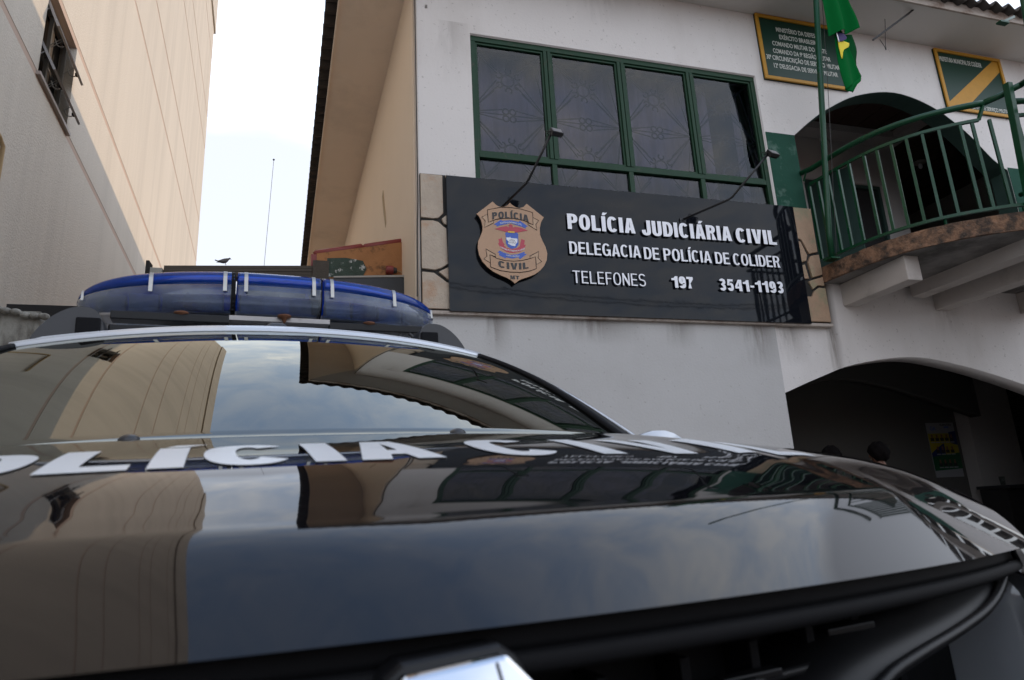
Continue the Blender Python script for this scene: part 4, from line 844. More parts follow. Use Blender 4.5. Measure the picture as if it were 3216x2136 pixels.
# ------------------------------------------------------------------ neighbouring building on the left
NB = empty('neighbour_building', (-2.6, 0, 0), R(4.92)); tag(NB, 'tall beige roughcast building on the left with brown horizontal grooves', 'building')
MB().box(-11, -.20, -1.5, 25.35, 0, 23.0).build('core_wall', M['groove'], NB)
zs = [0, 2.9, 6.26, 7.60, 10.8, 12.4, 15.5, 16.9, 19.6, 21.0, 23.6]
w0, w1 = 7.70, 8.93
for i in range(len(zs) - 1):
    a, b = zs[i] + .046, zs[i + 1] - .046
    if i: MB().box(-.198, -.004, -1.5, 25.34, zs[i] - .045, zs[i] + .045).build('groove', M['groove'], NB)
    if i == 2:
        MB().box(-.20, 0, -1.5, w0, a, b).build('wall_panel', M['nwall'], NB); MB().box(-.20, 0, w1, 25.35, a, b).build('wall_panel', M['nwall'], NB)
    else: MB().box(-.20, 0, -1.5, 25.4 if i > 8 else 25.35, a, b).build('wall_panel', M['nwall'], NB)
MB().box(-.03, .06, -1.5, 25.5, 20.95, 23.6).build('parapet_panel', M['nwall'], NB)
# window recess with four outward-hinged sashes
NW = empty('window', (0, 0, 0), parent=NB)
MB().box(-.1995, -.19, w0, w1, 6.308, 7.552).build('backing', M['dark_room'], NW)
z0w, z1w = 6.26, 7.62
fm = MB(); z0w, z1w = 6.308, 7.552
mid = (w0 + w1) / 2; zm = 6.92
for (a, b) in ((w0 + .001, w0 + .035), (w1 - .035, w1 - .001), (mid - .025, mid + .025)): fm.box(-.15, -.11, a, b, z0w, z1w)
for z in (z0w, zm - .02, z1w - .036): fm.box(-.149, -.111, w0 + .035, mid - .025, z, z + .034).box(-.149, -.111, mid + .025, w1 - .035, z, z + .034)
fm.build('frame', M['alu_light'], NW)
for (a, b) in ((w0 + .3, w0 + .37), (mid + .2, mid + .3)): MB().box(-.185, -.175, a, b, z0w, z1w).build('inner_frame', M['int_white'], NW)
for (a, b) in ((w0 + .03, mid - .006), (mid + .006, w1 - .03)):
    for (c, d, ang) in ((z0w + .03, zm, -25), (zm + .02, z1w - .02, -22)):
        T = Matrix.Translation((-.10, 0, d)) @ Matrix.Rotation(R(ang), 4, 'Y'); h = d - c
        s_ = MB()
        for bx in ((-.014, .014, a, b, -.03, 0), (-.014, .014, a, b, -h, -h + .045), (-.014, .014, a, a + .035, -h + .045, -.03), (-.014, .014, b - .035, b, -h + .045, -.03)):
            x0, x1, y0, y1, q0, q1 = bx; s_.obox(T @ Matrix.Translation(((x0 + x1) / 2, (y0 + y1) / 2, (q0 + q1) / 2)), x1 - x0, y1 - y0, q1 - q0)
        sa = s_.build('sash', M['alu'], NW)
        MB().obox(T @ Matrix.Translation((0, (a + b) / 2, -h / 2)), .004, b - a - .06, h - .065).build('pane', M['npane'], sa)
        hp = T @ Vector((-.015, (a + b) / 2 + .1, -h + .03))
        MB().tube(smoothline([hp, hp + Vector((-.03, .0, -.03)), hp + Vector((-.08, .0, -.01)), hp + Vector((-.11, 0, .07))], 4), .007, 5).build('handle', M['alu_light'], sa)
        MB().obox(Matrix.Translation(hp), .03, .05, .03).build('latch', M['rubber'], sa)
        for yy in (a + .015, b - .015):
            q = T @ Vector((-.01, yy, -h * .55)); MB().tube([(-.12, yy, c + h * .25), q], .007, 4).build('stay', M['alu_light'], sa)
MB().box(-.01, .045, w0 - .05, w1 + .05, 6.245, 6.292).build('sill', M['sill'], NW, bevel=.004)
o = MB().tube([(.03, 6.2, 2.6), (.03, 6.95, 3.0), (.03, 7.02, 3.3), (.03, 7.02, 4.95), (.03, 6.9, 5.0), (.03, 5.6, 5.05)], .022, 8).build('pipe', M['cord'], NB, smooth=True)

# ------------------------------------------------------------------ alley clutter behind the car
o = MB().box(-3.4, -2.50, 6.6, 7.0, 0, 3.12).build('old_wall', M['old_wall']); tag(o, 'old stained grey wall stub at the left edge behind the car', 'wall')
cr = MB(); rq = random.Random(5)
for k in range(9): cr.ball((-3.05 + k * .075, 6.56, 3.15 - .012 * k + rq.uniform(-.01, .01)), .045, .05, .03, 8)
o = cr.build('broken_coping', M['old_wall'], smooth=True); tag(o, 'crumbled mortar coping on top of the old grey wall', 'coping')
SR = empty('shed_roof', (-2.0, 7, 3.1)); tag(SR, 'dark low shed roof tucked against the beige building behind the car', 'roof')
def sr(o): o.matrix_parent_inverse = Matrix.Translation(-Vector(SR.location)); return o
sr(MB().box(-2.93, -1.30, 6.98, 8.8, 3.12, 3.30).build('roof_edge', M['shed'], SR))
sr(MB().tube([(-2.55, 7.02, 3.15), (-2.15, 7.02, 2.2)], .06, square=True).build('brace', M['shed'], SR))
sr(MB().box(-2.49, -1.75, 8.0, 8.1, 0, 3.12).build('back_panel', M['shed'], SR))
GS = empty('garage_shutter', (-.45, 7.3, 0)); tag(GS, 'dark slatted shutter across the alley behind the light bar', 'shutter')
def gs(o): o.matrix_parent_inverse = Matrix.Translation(-Vector(GS.location)); return o
pz = MB().box(-1.74, .82, 7.32, 7.345, 0, .095); sl = gs(pz.build('slat', M['old_wood'], GS))
for k in range(1, 36):
    o = sl.copy(); COL.objects.link(o); o.location = (0, 0.006 * (k % 2), k * .1)
o = MB().box(-1.70, -.18, 7.0, 7.10, 3.60, 3.71); OB = empty('wooden_beam', (-.9, 7.05, 3.6)); tag(OB, 'weathered brown wooden beam spanning the alley, the perch of the pigeon', 'beam')
def ob(o): o.matrix_parent_inverse = Matrix.Translation(-Vector(OB.location)); return o
for k in range(4):
    ob(MB().add([(-1.62, 6.99 + .004 * (k % 2), 3.645 + k * .031), (-.17, 6.99 + .004 * (k % 2), 3.70 + k * .037), (-.17, 6.99 + .004 * (k % 2), 3.733 + k * .037), (-1.62, 6.99 + .004 * (k % 2), 3.673 + k * .031),
                 (-1.62, 7.12, 3.645 + k * .031), (-.17, 7.12, 3.70 + k * .037), (-.17, 7.12, 3.733 + k * .037), (-1.62, 7.12, 3.673 + k * .031)],
                [(0, 1, 2, 3), (4, 7, 6, 5), (0, 3, 7, 4), (1, 5, 6, 2), (3, 2, 6, 7), (0, 4, 5, 1)]).build('plank', M['old_wood'], OB))
ob(MB().box(-1.74, -1.63, 6.97, 7.12, 3.62, 3.73).build('end_block', M['old_wall'], OB))
ob(MB().box(-.168, .0, 6.97, 7.14, 3.55, 3.90).build('end_block', M['old_wood'], OB))
ob(MB().box(-1.78, -1.75, 6.96, 7.10, 3.55, 3.80).build('end_strap', M['shed'], OB))
# masonry parapet with red coping tiles
PW = empty('parapet_wall', (.4, 7.2, 3.6)); tag(PW, 'small orange painted parapet wall with red coping beside the sign', 'wall')
def pw(o): o.matrix_parent_inverse = Matrix.Translation(-Vector(PW.location)); return o
pw(MB().prism([(-.13, 3.60), (.92, 3.62), (.92, 4.21), (-.13, 3.99)], 7.0, 7.16).build('masonry', M['orange_wall'], PW))
pw(MB().prism([(-.03, 3.72), (.36, 3.745), (.40, 3.84), (.36, 3.93), (.18, 3.955), (-.02, 3.94)], 6.992, 6.9995).build('moss_patch', M['moss'], PW))
for (a, b) in ((-.16, .36), (.37, .80)):
    za, zb = 3.985 + (a + .13) * .21, 3.985 + (b + .13) * .21
    pw(MB().tube([(a, 7.07, za + .02), (a + .02, 7.07, za + .03), (b - .01, 7.07, zb + .03), (b, 7.07, zb + .02)], [.03, .045, .045, .03], 10).build('tile', M['red_tile'], PW, smooth=True))
pw(MB().box(.80, .92, 7.0, 7.14, 4.19, 4.212).build('tile', M['red_tile'], PW))
pw(MB().box(-.19, -.132, 7.0, 7.16, 3.60, 3.98).build('edge_strip', M['red_tile'], PW))
GT = empty('gutter', (.4, 6.95, 3.6)); tag(GT, 'black metal gutter below the orange parapet wall', 'gutter')
def gt(o): o.matrix_parent_inverse = Matrix.Translation(-Vector(GT.location)); return o
gt(MB().prism([(-.62, 3.50), (.93, 3.46), (.93, 3.72), (-.05, 3.66), (-.62, 3.60)], 6.88, 6.98).build('trough', M['gutter'], GT))
gt(MB().prism([(.05, 3.672), (.93, 3.724), (.93, 3.75), (.05, 3.69)], 6.87, 6.99).build('rim', M['gutter_top'], GT))
gt(MB().box(.2, .93, 6.9, 6.97, 3.38, 3.45).build('lower_rim', M['gutter_top'], GT))
bz = empty('alarm_bell', (.66, 6.98, 3.83)); tag(bz, 'small red round alarm horn on the orange parapet wall', 'alarm')
MB().lathe([(.001, -.05), (.045, -.05), (.05, -.03), (.05, .03), (.001, .032)], 16, Matrix.Rotation(R(90), 4, 'Y')).build('body', M['red_tile'], bz, smooth=False)
MB().lathe([(.001, .034), (.036, .034), (.03, .07), (.001, .072)], 14, Matrix.Rotation(R(90), 4, 'Y')).build('driver', M['black_plastic'], bz)
MB().tube([(.07, 0, 0), (.14, .01, -.02), (.22, .02, -.01)], .005, 5).build('cable', M['cord'], bz)
# conduit down the corner
o = MB().tube([(.835, 5.985, 7.15), (.838, 5.985, 4.2), (.83, 6.0, 3.9), (.82, 6.0, 3.2)], .006, 6).build('conduit', M['wire']); tag(o, 'thin grey cable running down the corner of the white building', 'cable')
# crack in side wall plaster
o = MB().prism([(0, 4.9), (.03, 5.2), (.05, 5.5), (.035, 5.55), (.0, 5.1), (-.01, 4.95)], 0, .004, lambda p, q, d: (side(8.2 + p * 6) - .002 - d, 8.2 + p * 6, q)).build('plaster_scar', M['cord'], B); UP(o)
# pigeon
PG = empty('pigeon', (-1.06, 7.05, 3.83), R(20)); PG.scale = (.40, .45, .50); tag(PG, 'grey pigeon perched on the wooden beam above the light bar', 'pigeon')
bm_ = MB()
prof = [(-.17, .004), (-.13, .022), (-.08, .045), (-.02, .058), (.04, .055), (.08, .040), (.10, .026), (.115, .025), (.13, .018), (.15, .003)]
ctr = [.030, .045, .062, .075, .092, .115, .135, .148, .150, .143]
v = []; n_ = 12
for (x, r_), z in zip(prof, ctr):
    for k in range(n_): a = 2 * math.pi * k / n_; v.append((x, r_ * math.cos(a), z + r_ * .95 * math.sin(a)))
bm_.add(v, [(j * n_ + i, j * n_ + (i + 1) % n_, (j + 1) * n_ + (i + 1) % n_, (j + 1) * n_ + i) for j in range(len(prof) - 1) for i in range(n_)] + [tuple(reversed(range(n_))), tuple(range((len(prof) - 1) * n_, len(prof) * n_))])
PGb = bm_.build('body', M['bird'], PG, smooth=True)
MB().prism([(-.24, -.022), (-.24, .022), (-.12, .03), (-.12, -.03)], .012, .02, lambda p, q, d: (p, q, d + (p + .12) * -.25 + .02)).build('tail', M['bird'], PG)
for s in (-1, 1):
    MB().prism([(-.20, .035), (-.05, .10), (.06, .125), (.05, .06), (-.05, .045)], s * .05, s * .06).build('wing', M['bird'], PG)
    MB().tube([(.02, s * .02, .035), (.02, s * .02, 0), (.045, s * .02, -.002)], .004, 5).build('leg', M['red_tile'], PG)
MB().tube([(.145, 0, .143), (.168, 0, .136)], [.007, .001], 6).build('beak', M['black_plastic'], PG)
# whip antenna on the shed
MA = empty('whip_antenna', (-.76, 8, 3.7)); tag(MA, 'tall thin whip antenna rising against the sky', 'antenna')
MB().tube([(0, 0, -.7), (.0, 0, .45)], .007, 6).build('base_rod', M['rust'], MA); MB().tube([(0, 0, .45), (.055, 0, 1.93)], .0028, 6).build('whip', M['alu'], MA)
MB().ball((.055, 0, 1.94), .013, .013, .013, 8).build('tip', M['black_metal'], MA, smooth=True)

# ------------------------------------------------------------------ people under the lower arch
def person(label, x, y, h, rz, seed):
    r = empty('person', (x, y, 0.0), R(rz)); tag(r, label, 'person', 'people standing under the arch')
    sc_ = h / 1.72
    J = {'pel': (0, 0, .95, .14), 'bel': (0, 0, 1.1, .125), 'che': (0, .0, 1.30, .145), 'nek0': (0, .01, 1.44, .075), 'nek': (0, .0, 1.50, .052), 'jaw': (0, -.025, 1.565, .062), 'hd': (0, 0, 1.615, .082), 'top': (0, .005, 1.67, .058),
         'sl': (-.17, 0, 1.39, .06), 'sr': (.17, 0, 1.39, .06), 'el': (-.22, .02, 1.12, .042), 'er': (.22, .02, 1.12, .042), 'wl': (-.22, -.05, .88, .028), 'wr': (.22, -.05, .88, .028), 'hl': (-.22, -.07, .80, .035), 'hr': (.22, -.07, .80, .035),
         'tl': (-.09, 0, .88, .095), 'tr': (.09, 0, .88, .095), 'kl': (-.10, -.01, .50, .060), 'kr': (.10, -.01, .50, .060), 'al': (-.10, .02, .09, .040), 'ar': (.10, .02, .09, .040), 'fl': (-.11, -.13, .04, .035), 'fr': (.11, -.13, .04, .035)}
    E_ = [('pel', 'bel'), ('bel', 'che'), ('che', 'nek0'), ('nek0', 'nek'), ('nek', 'jaw'), ('jaw', 'hd'), ('hd', 'top'), ('che', 'sl'), ('sl', 'el'), ('el', 'wl'), ('wl', 'hl'), ('che', 'sr'), ('sr', 'er'), ('er', 'wr'), ('wr', 'hr'),
          ('pel', 'tl'), ('tl', 'kl'), ('kl', 'al'), ('al', 'fl'), ('pel', 'tr'), ('tr', 'kr'), ('kr', 'ar'), ('ar', 'fr')]
    keys = list(J); me = bpy.data.meshes.new('body'); me.from_pydata([Vector(J[k][:3]) * sc_ for k in keys], [(keys.index(a), keys.index(b)) for a, b in E_], [])
    o = bpy.data.objects.new('body', me); COL.objects.link(o)
    o.modifiers.new('skin', 'SKIN'); sub = o.modifiers.new('sub', 'SUBSURF'); sub.levels = 2; sub.render_levels = 2
    for k, sv in zip(keys, me.skin_vertices[0].data): sv.radius = (J[k][3] * sc_,) * 2; sv.use_root = (k == 'pel')
    dg = bpy.context.evaluated_depsgraph_get(); m2 = bpy.data.meshes.new_from_object(o.evaluated_get(dg)); bpy.data.objects.remove(o)
    b = link('body', m2, M['skin'], r); m2.materials.append(M['shirt']); m2.materials.append(M['cloth']); m2.shade_smooth()
    for f in m2.polygons:
        z = f.center.z / sc_; ax = abs(f.center.x) / sc_
        if z < .95 and ax < .19: f.material_index = 2
        elif z < 1.47 and not (ax > .19 and z < 1.2): f.material_index = 1
    # hair shell, ears and facial features
    hb = MB()
    def hf(a, b_):
        th = a * 2 * math.pi; ph = b_ * math.pi; front = max(0.0, -math.sin(th))
        p2 = min(ph, math.pi * (.80 - .42 * front)); k = .008 * math.sin(th * 7 + seed * 2) * math.sin(ph * 5) + (.006 * math.sin(th * 13 + ph * 9) if seed == 1 else 0)
        rr_ = .102 + k
        return (rr_ * .95 * math.sin(p2) * math.cos(th) * sc_, (.006 + rr_ * 1.08 * math.sin(p2) * math.sin(th)) * sc_, (1.622 + rr_ * 1.12 * math.cos(p2)) * sc_)
    hb.grid(32, 18, hf).build('hair', M['hair'], r, smooth=True)
    fb = MB()
    for s in (-1, 1): fb.ball((s * .080 * sc_, .012, 1.60 * sc_), .010, .018, .028, 8)
    fb.build('ears', M['skin'], r, smooth=True)
    fc = MB().ball((0, -.088 * sc_, 1.592 * sc_), .013, .020, .022, 8); fc.build('nose', M['skin'], r, smooth=True)
    for s in (-1, 1): MB().ball((s * .03 * sc_, -.076 * sc_, 1.618 * sc_), .010, .008, .007, 8).build('eye', M['ink_white'], r, smooth=True)
    MB().ball((0, -.082 * sc_, 1.553 * sc_), .022, .008, .006, 8).build('mouth', M['tan_dark'], r, smooth=True)
person('dark haired person with a tousled head seen over the hood, left of the other one', 5.06, 5.78, 1.645, 160, 1)
person('person with short black hair and one ear showing, right of the other one', 5.66, 5.78, 1.675, 200, 4)

# ------------------------------------------------------------------ poster and cup
PO = empty('poster', (9.68, 8.595, 1.37)); tag(PO, 'election poster in yellow, blue and green with rows of small portraits on the dim wall', 'poster')
def po(o): o.matrix_parent_inverse = Matrix.Translation(-Vector(PO.location)); return o
px0, px1, pz0, pz1 = 9.47, 10.04, 1.36, 2.24
po(MB().box(px0, px1, 8.588, 8.598, pz0, pz1).build('sheet', M['paper'], PO))
h_ = pz1 - pz0; w_ = px1 - px0
pm = {'y': mat('poster_yellow', (0.30, 0.24, 0.01), .6), 'b': mat('poster_blue', (0.008, 0.02, 0.10), .6), 'g': mat('poster_green', (0.005, 0.07, 0.025), .6)}
po(MB().prism([(px0, pz0 + h_ * .38), (px1, pz0 + h_ * .42), (px1, pz0 + h_ * .80), (px0, pz0 + h_ * .80)], 8.584, 8.587).build('yellow_field', pm['y'], PO))
po(MB().prism([(px0 + w_ * .75, pz0 + h_ * .62), (px1, pz0 + h_ * .58), (px1, pz0 + h_ * .84), (px0 + w_ * .75, pz0 + h_ * .82)], 8.581, 8.5835).build('blue_field', pm['b'], PO))
po(MB().prism([(px0, pz0 + h_ * .36), (px0 + w_ * .5, pz0 + h_ * .42), (px0 + w_ * .5, pz0 + h_ * .62), (px0 + w_ * .2, pz0 + h_ * .52), (px0, pz0 + h_ * .44)], 8.581, 8.5835).build('blue_field', pm['b'], PO))
po(MB().prism([(px0, pz0 + h_ * .12), (px1, pz0 + h_ * .15), (px1, pz0 + h_ * .44), (px0, pz0 + h_ * .38)], 8.581, 8.5835).build('green_field', pm['g'], PO))
port = MB(); hd = MB(); cap_ = MB()
for row, (zz, cnt, xo) in enumerate(((.66, 5, .05), (.44, 4, .17), (.20, 4, .17))):
    for k in range(cnt):
        x = px0 + w_ * (xo + k * .175); z = pz0 + h_ * zz
        port.box(x, x + .07, 8.577, 8.5805, z, z + .05); hd.box(x + .018, x + .052, 8.575, 8.5785, z + .045, z + .105); cap_.box(x, x + .08, 8.577, 8.5805, z - .03, z - .012)
po(port.build('portrait_shoulders', M['ink'], PO)); tag(po(hd.build('portrait_heads', M['skin'], PO)), kind='stuff'); po(cap_.build('captions', M['paper'], PO))
po(flat_print('lettering', 'ELEIÇÕES', px0 + w_ * .5, px0 + w_ * .92, pz0 + h_ * .945, pz0 + h_ * .975, 8.5875, M['ink'], PO, .02))
po(flat_print('lettering', '2008', px0 + w_ * .62, px0 + w_ * .80, pz0 + h_ * .90, pz0 + h_ * .93, 8.5875, M['ink_blue'], PO, .02))
po(flat_print('logo', 'GA', px0 + w_ * .12, px0 + w_ * .32, pz0 + h_ * .86, pz0 + h_ * .93, 8.5875, M['ink_blue'], PO, .0))
CT = empty('counter', (10.3, 8.1, 0)); tag(CT, 'dark counter against the wall under the lower arch, at the right edge', 'counter')
def ctp(o): o.matrix_parent_inverse = Matrix.Translation(-Vector(CT.location)); return o
ctp(MB().box(9.95, 12.2, 7.8, 8.35, 1.14, 1.19).build('top', M['black_plastic'], CT, bevel=.005)); ctp(MB().box(10.0, 12.15, 7.9, 8.34, 0.02, 1.138).build('front', M['dark_room'], CT))
cu_ = MB().lathe([(.001, 0), (.033, 0), (.042, .13), (.040, .13), (.031, .006), (.001, .006)], 20).build('drinking_glass', M['cup'], smooth=True); cu_.location = (10.08, 8.0, 1.191); tag(cu_, 'clear drinking glass standing on the dark counter', 'glass')

# ------------------------------------------------------------------ the police car
CAR = empty('police_car', (0, 0, 0)); tag(CAR, 'black and white police car with a blue light bar on its roof', 'car')
hd_, roll = R(8.0), R(1.2)
Rm = Matrix.Rotation(hd_, 4, 'Z') @ Matrix.Rotation(-roll, 4, 'Y')
CAR.matrix_world = Matrix.Translation(Vector((.077, .53, 1.15))) @ Rm @ Matrix.Translation((0, 0, -1.15))
HZ = 1.15
def lerp(a, b, t): return a + (b - a) * t
def interp(x, tab):
    if x <= tab[0][0]: return tab[0][1]
    for (a, fa), (b, fb) in zip(tab, tab[1:]):
        if x <= b:
            t = (x - a) / (b - a); return lerp(fa, fb, t)
    return tab[-1][1]
def make_spline(tab, n=16):
    P = smoothline([Vector(p) for p in tab], n); return [(p.x, p.y) for p in P]
hood_prof = make_spline([(0.0, .003), (.03, .0155), (.09, .0388), (.15, .0570), (.26, .0830), (.40, .1085), (.55, .1325), (.70, .151)])
def crease(u):
    a = abs(u)
    if a <= .6: return (.175 * a * a, -.0195 * a * a + .02 * max(0.0, min(.3, -u)))
    k = (a - .6); return (.063 + k * .16, (.006 if u < 0 else 0) - .007 - .30 * k ** 1.05 - .10 * k ** 1.6)
def drop_back(u):
    a = abs(u); return .004 * (a / .6) ** 2.4 if a < .6 else .004 + .04 * (a - .6) + .22 * (a - .6) ** 2
def cowl_v(u): return .70 + .13 * (abs(u) / .75) ** 2
def hood(u, t):       # t: 0 crease .. 1 cowl
    v0, w0 = crease(u); v1 = cowl_v(u); v = lerp(v0, v1, t)
    tt = (v - v0) / (v1 - v0) * .70
    a = abs(u)
    hz = interp(tt, hood_prof)
    ridge = .004 * math.exp(-((a - (.50 + .06 * t)) / .035) ** 2) * min(1, t * 4)
    bb = min(1, max(0, (a - .55) / .3)); bb = bb * bb * (3 - 2 * bb)
    D = lerp(-w0, drop_back(u), 1 - (1 - t) ** 8) - .040 * bb * (1 - (1 - t) ** 26) * math.exp(-t / .20)
    return (u, v, HZ + hz - D + ridge)
def lip(u):
    a = abs(u); return (-.112 + .23 * a ** 2.1 + .03 * a, HZ - .0665 + .05 * max(0.0, min(.3, -u)) - .03 * a - .012 * a ** 3)
UM = 1.0
NR = 12
def hfn(a, b):        # nose rows, then the top of the hood, one continuous skin with a tight crease
    u = -UM + 2 * UM * a; j = round(b * 74)
    if j < NR:
        b_ = (j / NR); c = hood(u, 0); l_ = lip(u); bul = .005 * math.sin(math.pi * b_) * max(0, 1 - (abs(u) / UM) ** 4)
        b_ = 1 - (1 - b_) ** 1.6
        lz = min(l_[1], c[2] - .004)
        return (u, lerp(l_[0], c[1] - .003, b_), lerp(lz, c[2] - .002, b_) + bul)
    k = (j - NR) / (74 - NR); return hood(u, k ** 2.0)
HD = MB().grid(130, 74, hfn).build('hood', M['car_black'], CAR, smooth=True)
# rolled underside of the hood edge
MB().grid(90, 3, lambda a, b: (-UM + 2 * UM * a, lip(-UM + 2 * UM * a)[0] + .018 * b, min(lip(-UM + 2 * UM * a)[1], hood(-UM + 2 * UM * a, 0)[2] - .004) - .0035 * math.sin(b * math.pi / 2))).build('hood_edge', M['car_black'], CAR, smooth=True)
# lettering decal following the hood
def decal(txt, u0, u1, v0, v1, gap):
    for me in glyph_meshes(txt, u0, u1, v0, v1, .24, 1.0, gap, lambda x, z, d: (x, z, d), 'hood_letter'):
        bm = bmesh.new(); bm.from_mesh(me)
        bmesh.ops.delete(bm, geom=[f for f in bm.faces if min(v.co.z for v in f.verts) < .5], context='FACES')
        bmesh.ops.triangulate(bm, faces=bm.faces)
        for _ in range(3): bmesh.ops.subdivide_edges(bm, edges=[e for e in bm.edges if e.calc_length() > .012], cuts=1, use_grid_fill=False); bmesh.ops.triangulate(bm, faces=bm.faces)
        for v in bm.verts:
            u = v.co.x; vv = v.co.y + .10 * u * u
            cv, cb = crease(u)[0], cowl_v(u); t = (vv - cv) / (cb - cv); p = hood(u, t); v.co = (p[0], p[1], p[2] + .0012)
        bm.to_mesh(me); bm.free(); me.shade_smooth(); link('hood_letter', me, M['decal'], CAR)
decal('POLÍCIA', -.492, .066, .152, .305, .12)
decal('CIVIL', .125, .64, .152, .300, .30)
# black rubber strip, grille and front bumper
def strip(name, v_off, z_top, z_bot, mt, du=.9, push=0):
    MB().grid(60, 4, lambda a, b: ((-du + 2 * du * a), lip(-du + 2 * du * a)[0] + v_off + push * math.sin(b * math.pi), lerp(z_top, z_bot, b) + lip(-du + 2 * du * a)[1] - lip(0)[1])).build(name, mt, CAR, smooth=True, solid=.006)
strip('hood_seal', .022, HZ - .0665, HZ - .086, M['rubber'], .99)
strip('upper_trim', .014, HZ - .084, HZ - .100, M['rubber'], .98, -.004)
MB().grid(40, 1, lambda a, b: (-.9 + 1.8 * a, lip(-.9 + 1.8 * a)[0] + .14, lerp(HZ - .075, HZ - .55, b))).build('grille_backing', M['rubber'], CAR, solid=.01)
for k in range(5):
    z = HZ - .150 - k * .062
    MB().grid(50, 2, lambda a, b: (-.60 + 1.2 * a, lip(-.60 + 1.2 * a)[0] + .085 + .008 * k + b * .035, z - b * .014 + (lip(-.60 + 1.2 * a)[1] - lip(0)[1]))).build('grille_bar', M['trim'], CAR, smooth=True, solid=.008)
for k in range(14):
    u = -.585 + k * .09
    MB().box(u, u + .010, lip(u)[0] + .10, lip(u)[0] + .14, HZ - .38, HZ - .135).build('grille_rib', M['rubber'], CAR)
# grille surround
half_s = [(.945, -.108), (.905, -.130), (.83, -.150), (.74, -.160), (.62, -.164), (.50, -.168), (.42, -.178), (.355, -.212), (.31, -.34)]
sur = [(-a, b) for a, b in half_s] + [(a, b) for a, b in reversed(half_s)]
SP = [(q.x, q.y) for q in smoothline([Vector(p) for p in sur], 4)]
MB().tube([(a, lip(a)[0] + .03, HZ + b) for a, b in SP], .006, 8).build('grille_surround', M['trim'], CAR, smooth=True)
# inner funnel of the grille opening
fv = []
for a, b in SP: fv += [(a, lip(a)[0] + .03, HZ + b), (a * .93, lip(a)[0] + .12, HZ + b + .035)]
MB().add(fv, [(2 * i, 2 * i + 1, 2 * i + 3, 2 * i + 2) for i in range(len(SP) - 1)]).build('grille_funnel', M['trim'], CAR, smooth=True, solid=.004)
for s_ in (-1, 1):
    for (u, w_) in ((.66, -.135), (.47, -.150), (.30, -.165)):
        MB().box(s_ * u - .035, s_ * u + .035, lip(u)[0] + .085, lip(u)[0] + .10, HZ + w_, HZ + w_ + .008).build('grille_tab', M['trim'], CAR, bevel=.002)
# bumper and corners around the grille
def bump_side(s):
    def fn(a, b):
        z = lerp(-.115, -.62, b ** 1.6)
        ui = interp(-z, [(.115, .945), (.135, .905), (.155, .83), (.165, .74), (.169, .62), (.173, .50), (.183, .42), (.217, .35), (.34, .305), (.62, .30)])
        u = lerp(ui, 1.0, a); l0 = lip(u)[0]
        return (s * u, l0 + .02 + .10 * max(0, (u - .6) / .4) ** 2 - .17 * math.sin(min(1, b * 2.2) * math.pi / 2) * (1 - a * .4), HZ + z - .004 - .02 * a)
    MB().grid(20, 26, fn).build('bumper', M['car_black'], CAR, smooth=True, solid=.004)
bump_side(1); bump_side(-1)
MB().grid(30, 4, lambda a, b: (-.35 + .7 * a, lip(-.35 + .7 * a)[0] - .03 + .02 * b, HZ - .38 - .24 * b)).build('bumper', M['car_black'], CAR, smooth=True, solid=.004)
# emblem
def hexa(w0_, w1_, z0_, z1_): return [(-w1_, z0_), (-w0_, z1_), (w0_, z1_ + .0015), (w1_, z0_)]
eb = Vector((-.022, -.128, HZ))
def em(p, q, d): return (eb.x + p, eb.y + d, eb.z + q)
def em2(p, q, d): return (eb.x + p, eb.y + d + (q + .078) * .8, eb.z + q)      # lean added to the badge so its chrome mirrors bright sky
MB().prism([(-.056, -.26), (-.056, -.112), (-.040, -.084), (-.030, -.077), (.030, -.075), (.040, -.082), (.060, -.114), (.060, -.26)], .006, .04, em).build('badge_surround', M['trim'], CAR, bevel=.006)
bdg = MB().prism([(-.047, -.25), (-.047, -.100), (-.034, -.081), (.028, -.078), (.047, -.102), (.047, -.25)], -.006, .005, em2).build('badge', M['chrome'], CAR, bevel=.003)
MB().prism([(.0195, -.24), (.0195, -.081), (.0208, -.081), (.0208, -.24)], -.0075, -.0055, em2).build('badge_reflection', M['ink'], bdg)  # dark line painted on as a pole mirrored in the chrome
# headlights
for s in (-1, 1):
    MB().grid(12, 6, lambda a, b: (s * lerp(.84, .985, a), lip(lerp(.84, .985, a))[0] + .02 * a - .12 * b - .012 * math.sin(b * math.pi), HZ - .165 - .10 * b - .01 * a)).build('headlight', M['alu_base'], CAR, smooth=True, solid=.004)
# body sides, doors, roof, pillars
def hdr_v(u): return 1.40 + .12 * (abs(u) / .64) ** 2
def hdr_w(u): return .538 - .030 * (abs(u) / .64) ** 2.2 + .005 * u / .6
def glassfn(a, b):
    ub, ut = lerp(-.745, .745, a), lerp(-.645, .645, a)
    u = lerp(ub, ut, b); v0 = cowl_v(ub) - .02 + .03; v1 = hdr_v(ut); w0_ = .150 - drop_back(ub) * .85; w1_ = hdr_w(ut) - .006
    v = lerp(v0, v1, b)
    w = lerp(w0_, w1_, b) + .042 * math.sin(math.pi * b) * (1 - .35 * (2 * a - 1) ** 2)
    return (u, v, HZ + w)
MB().grid(60, 30, glassfn).build('windshield', M['windshield'], CAR, smooth=True, solid=.005)
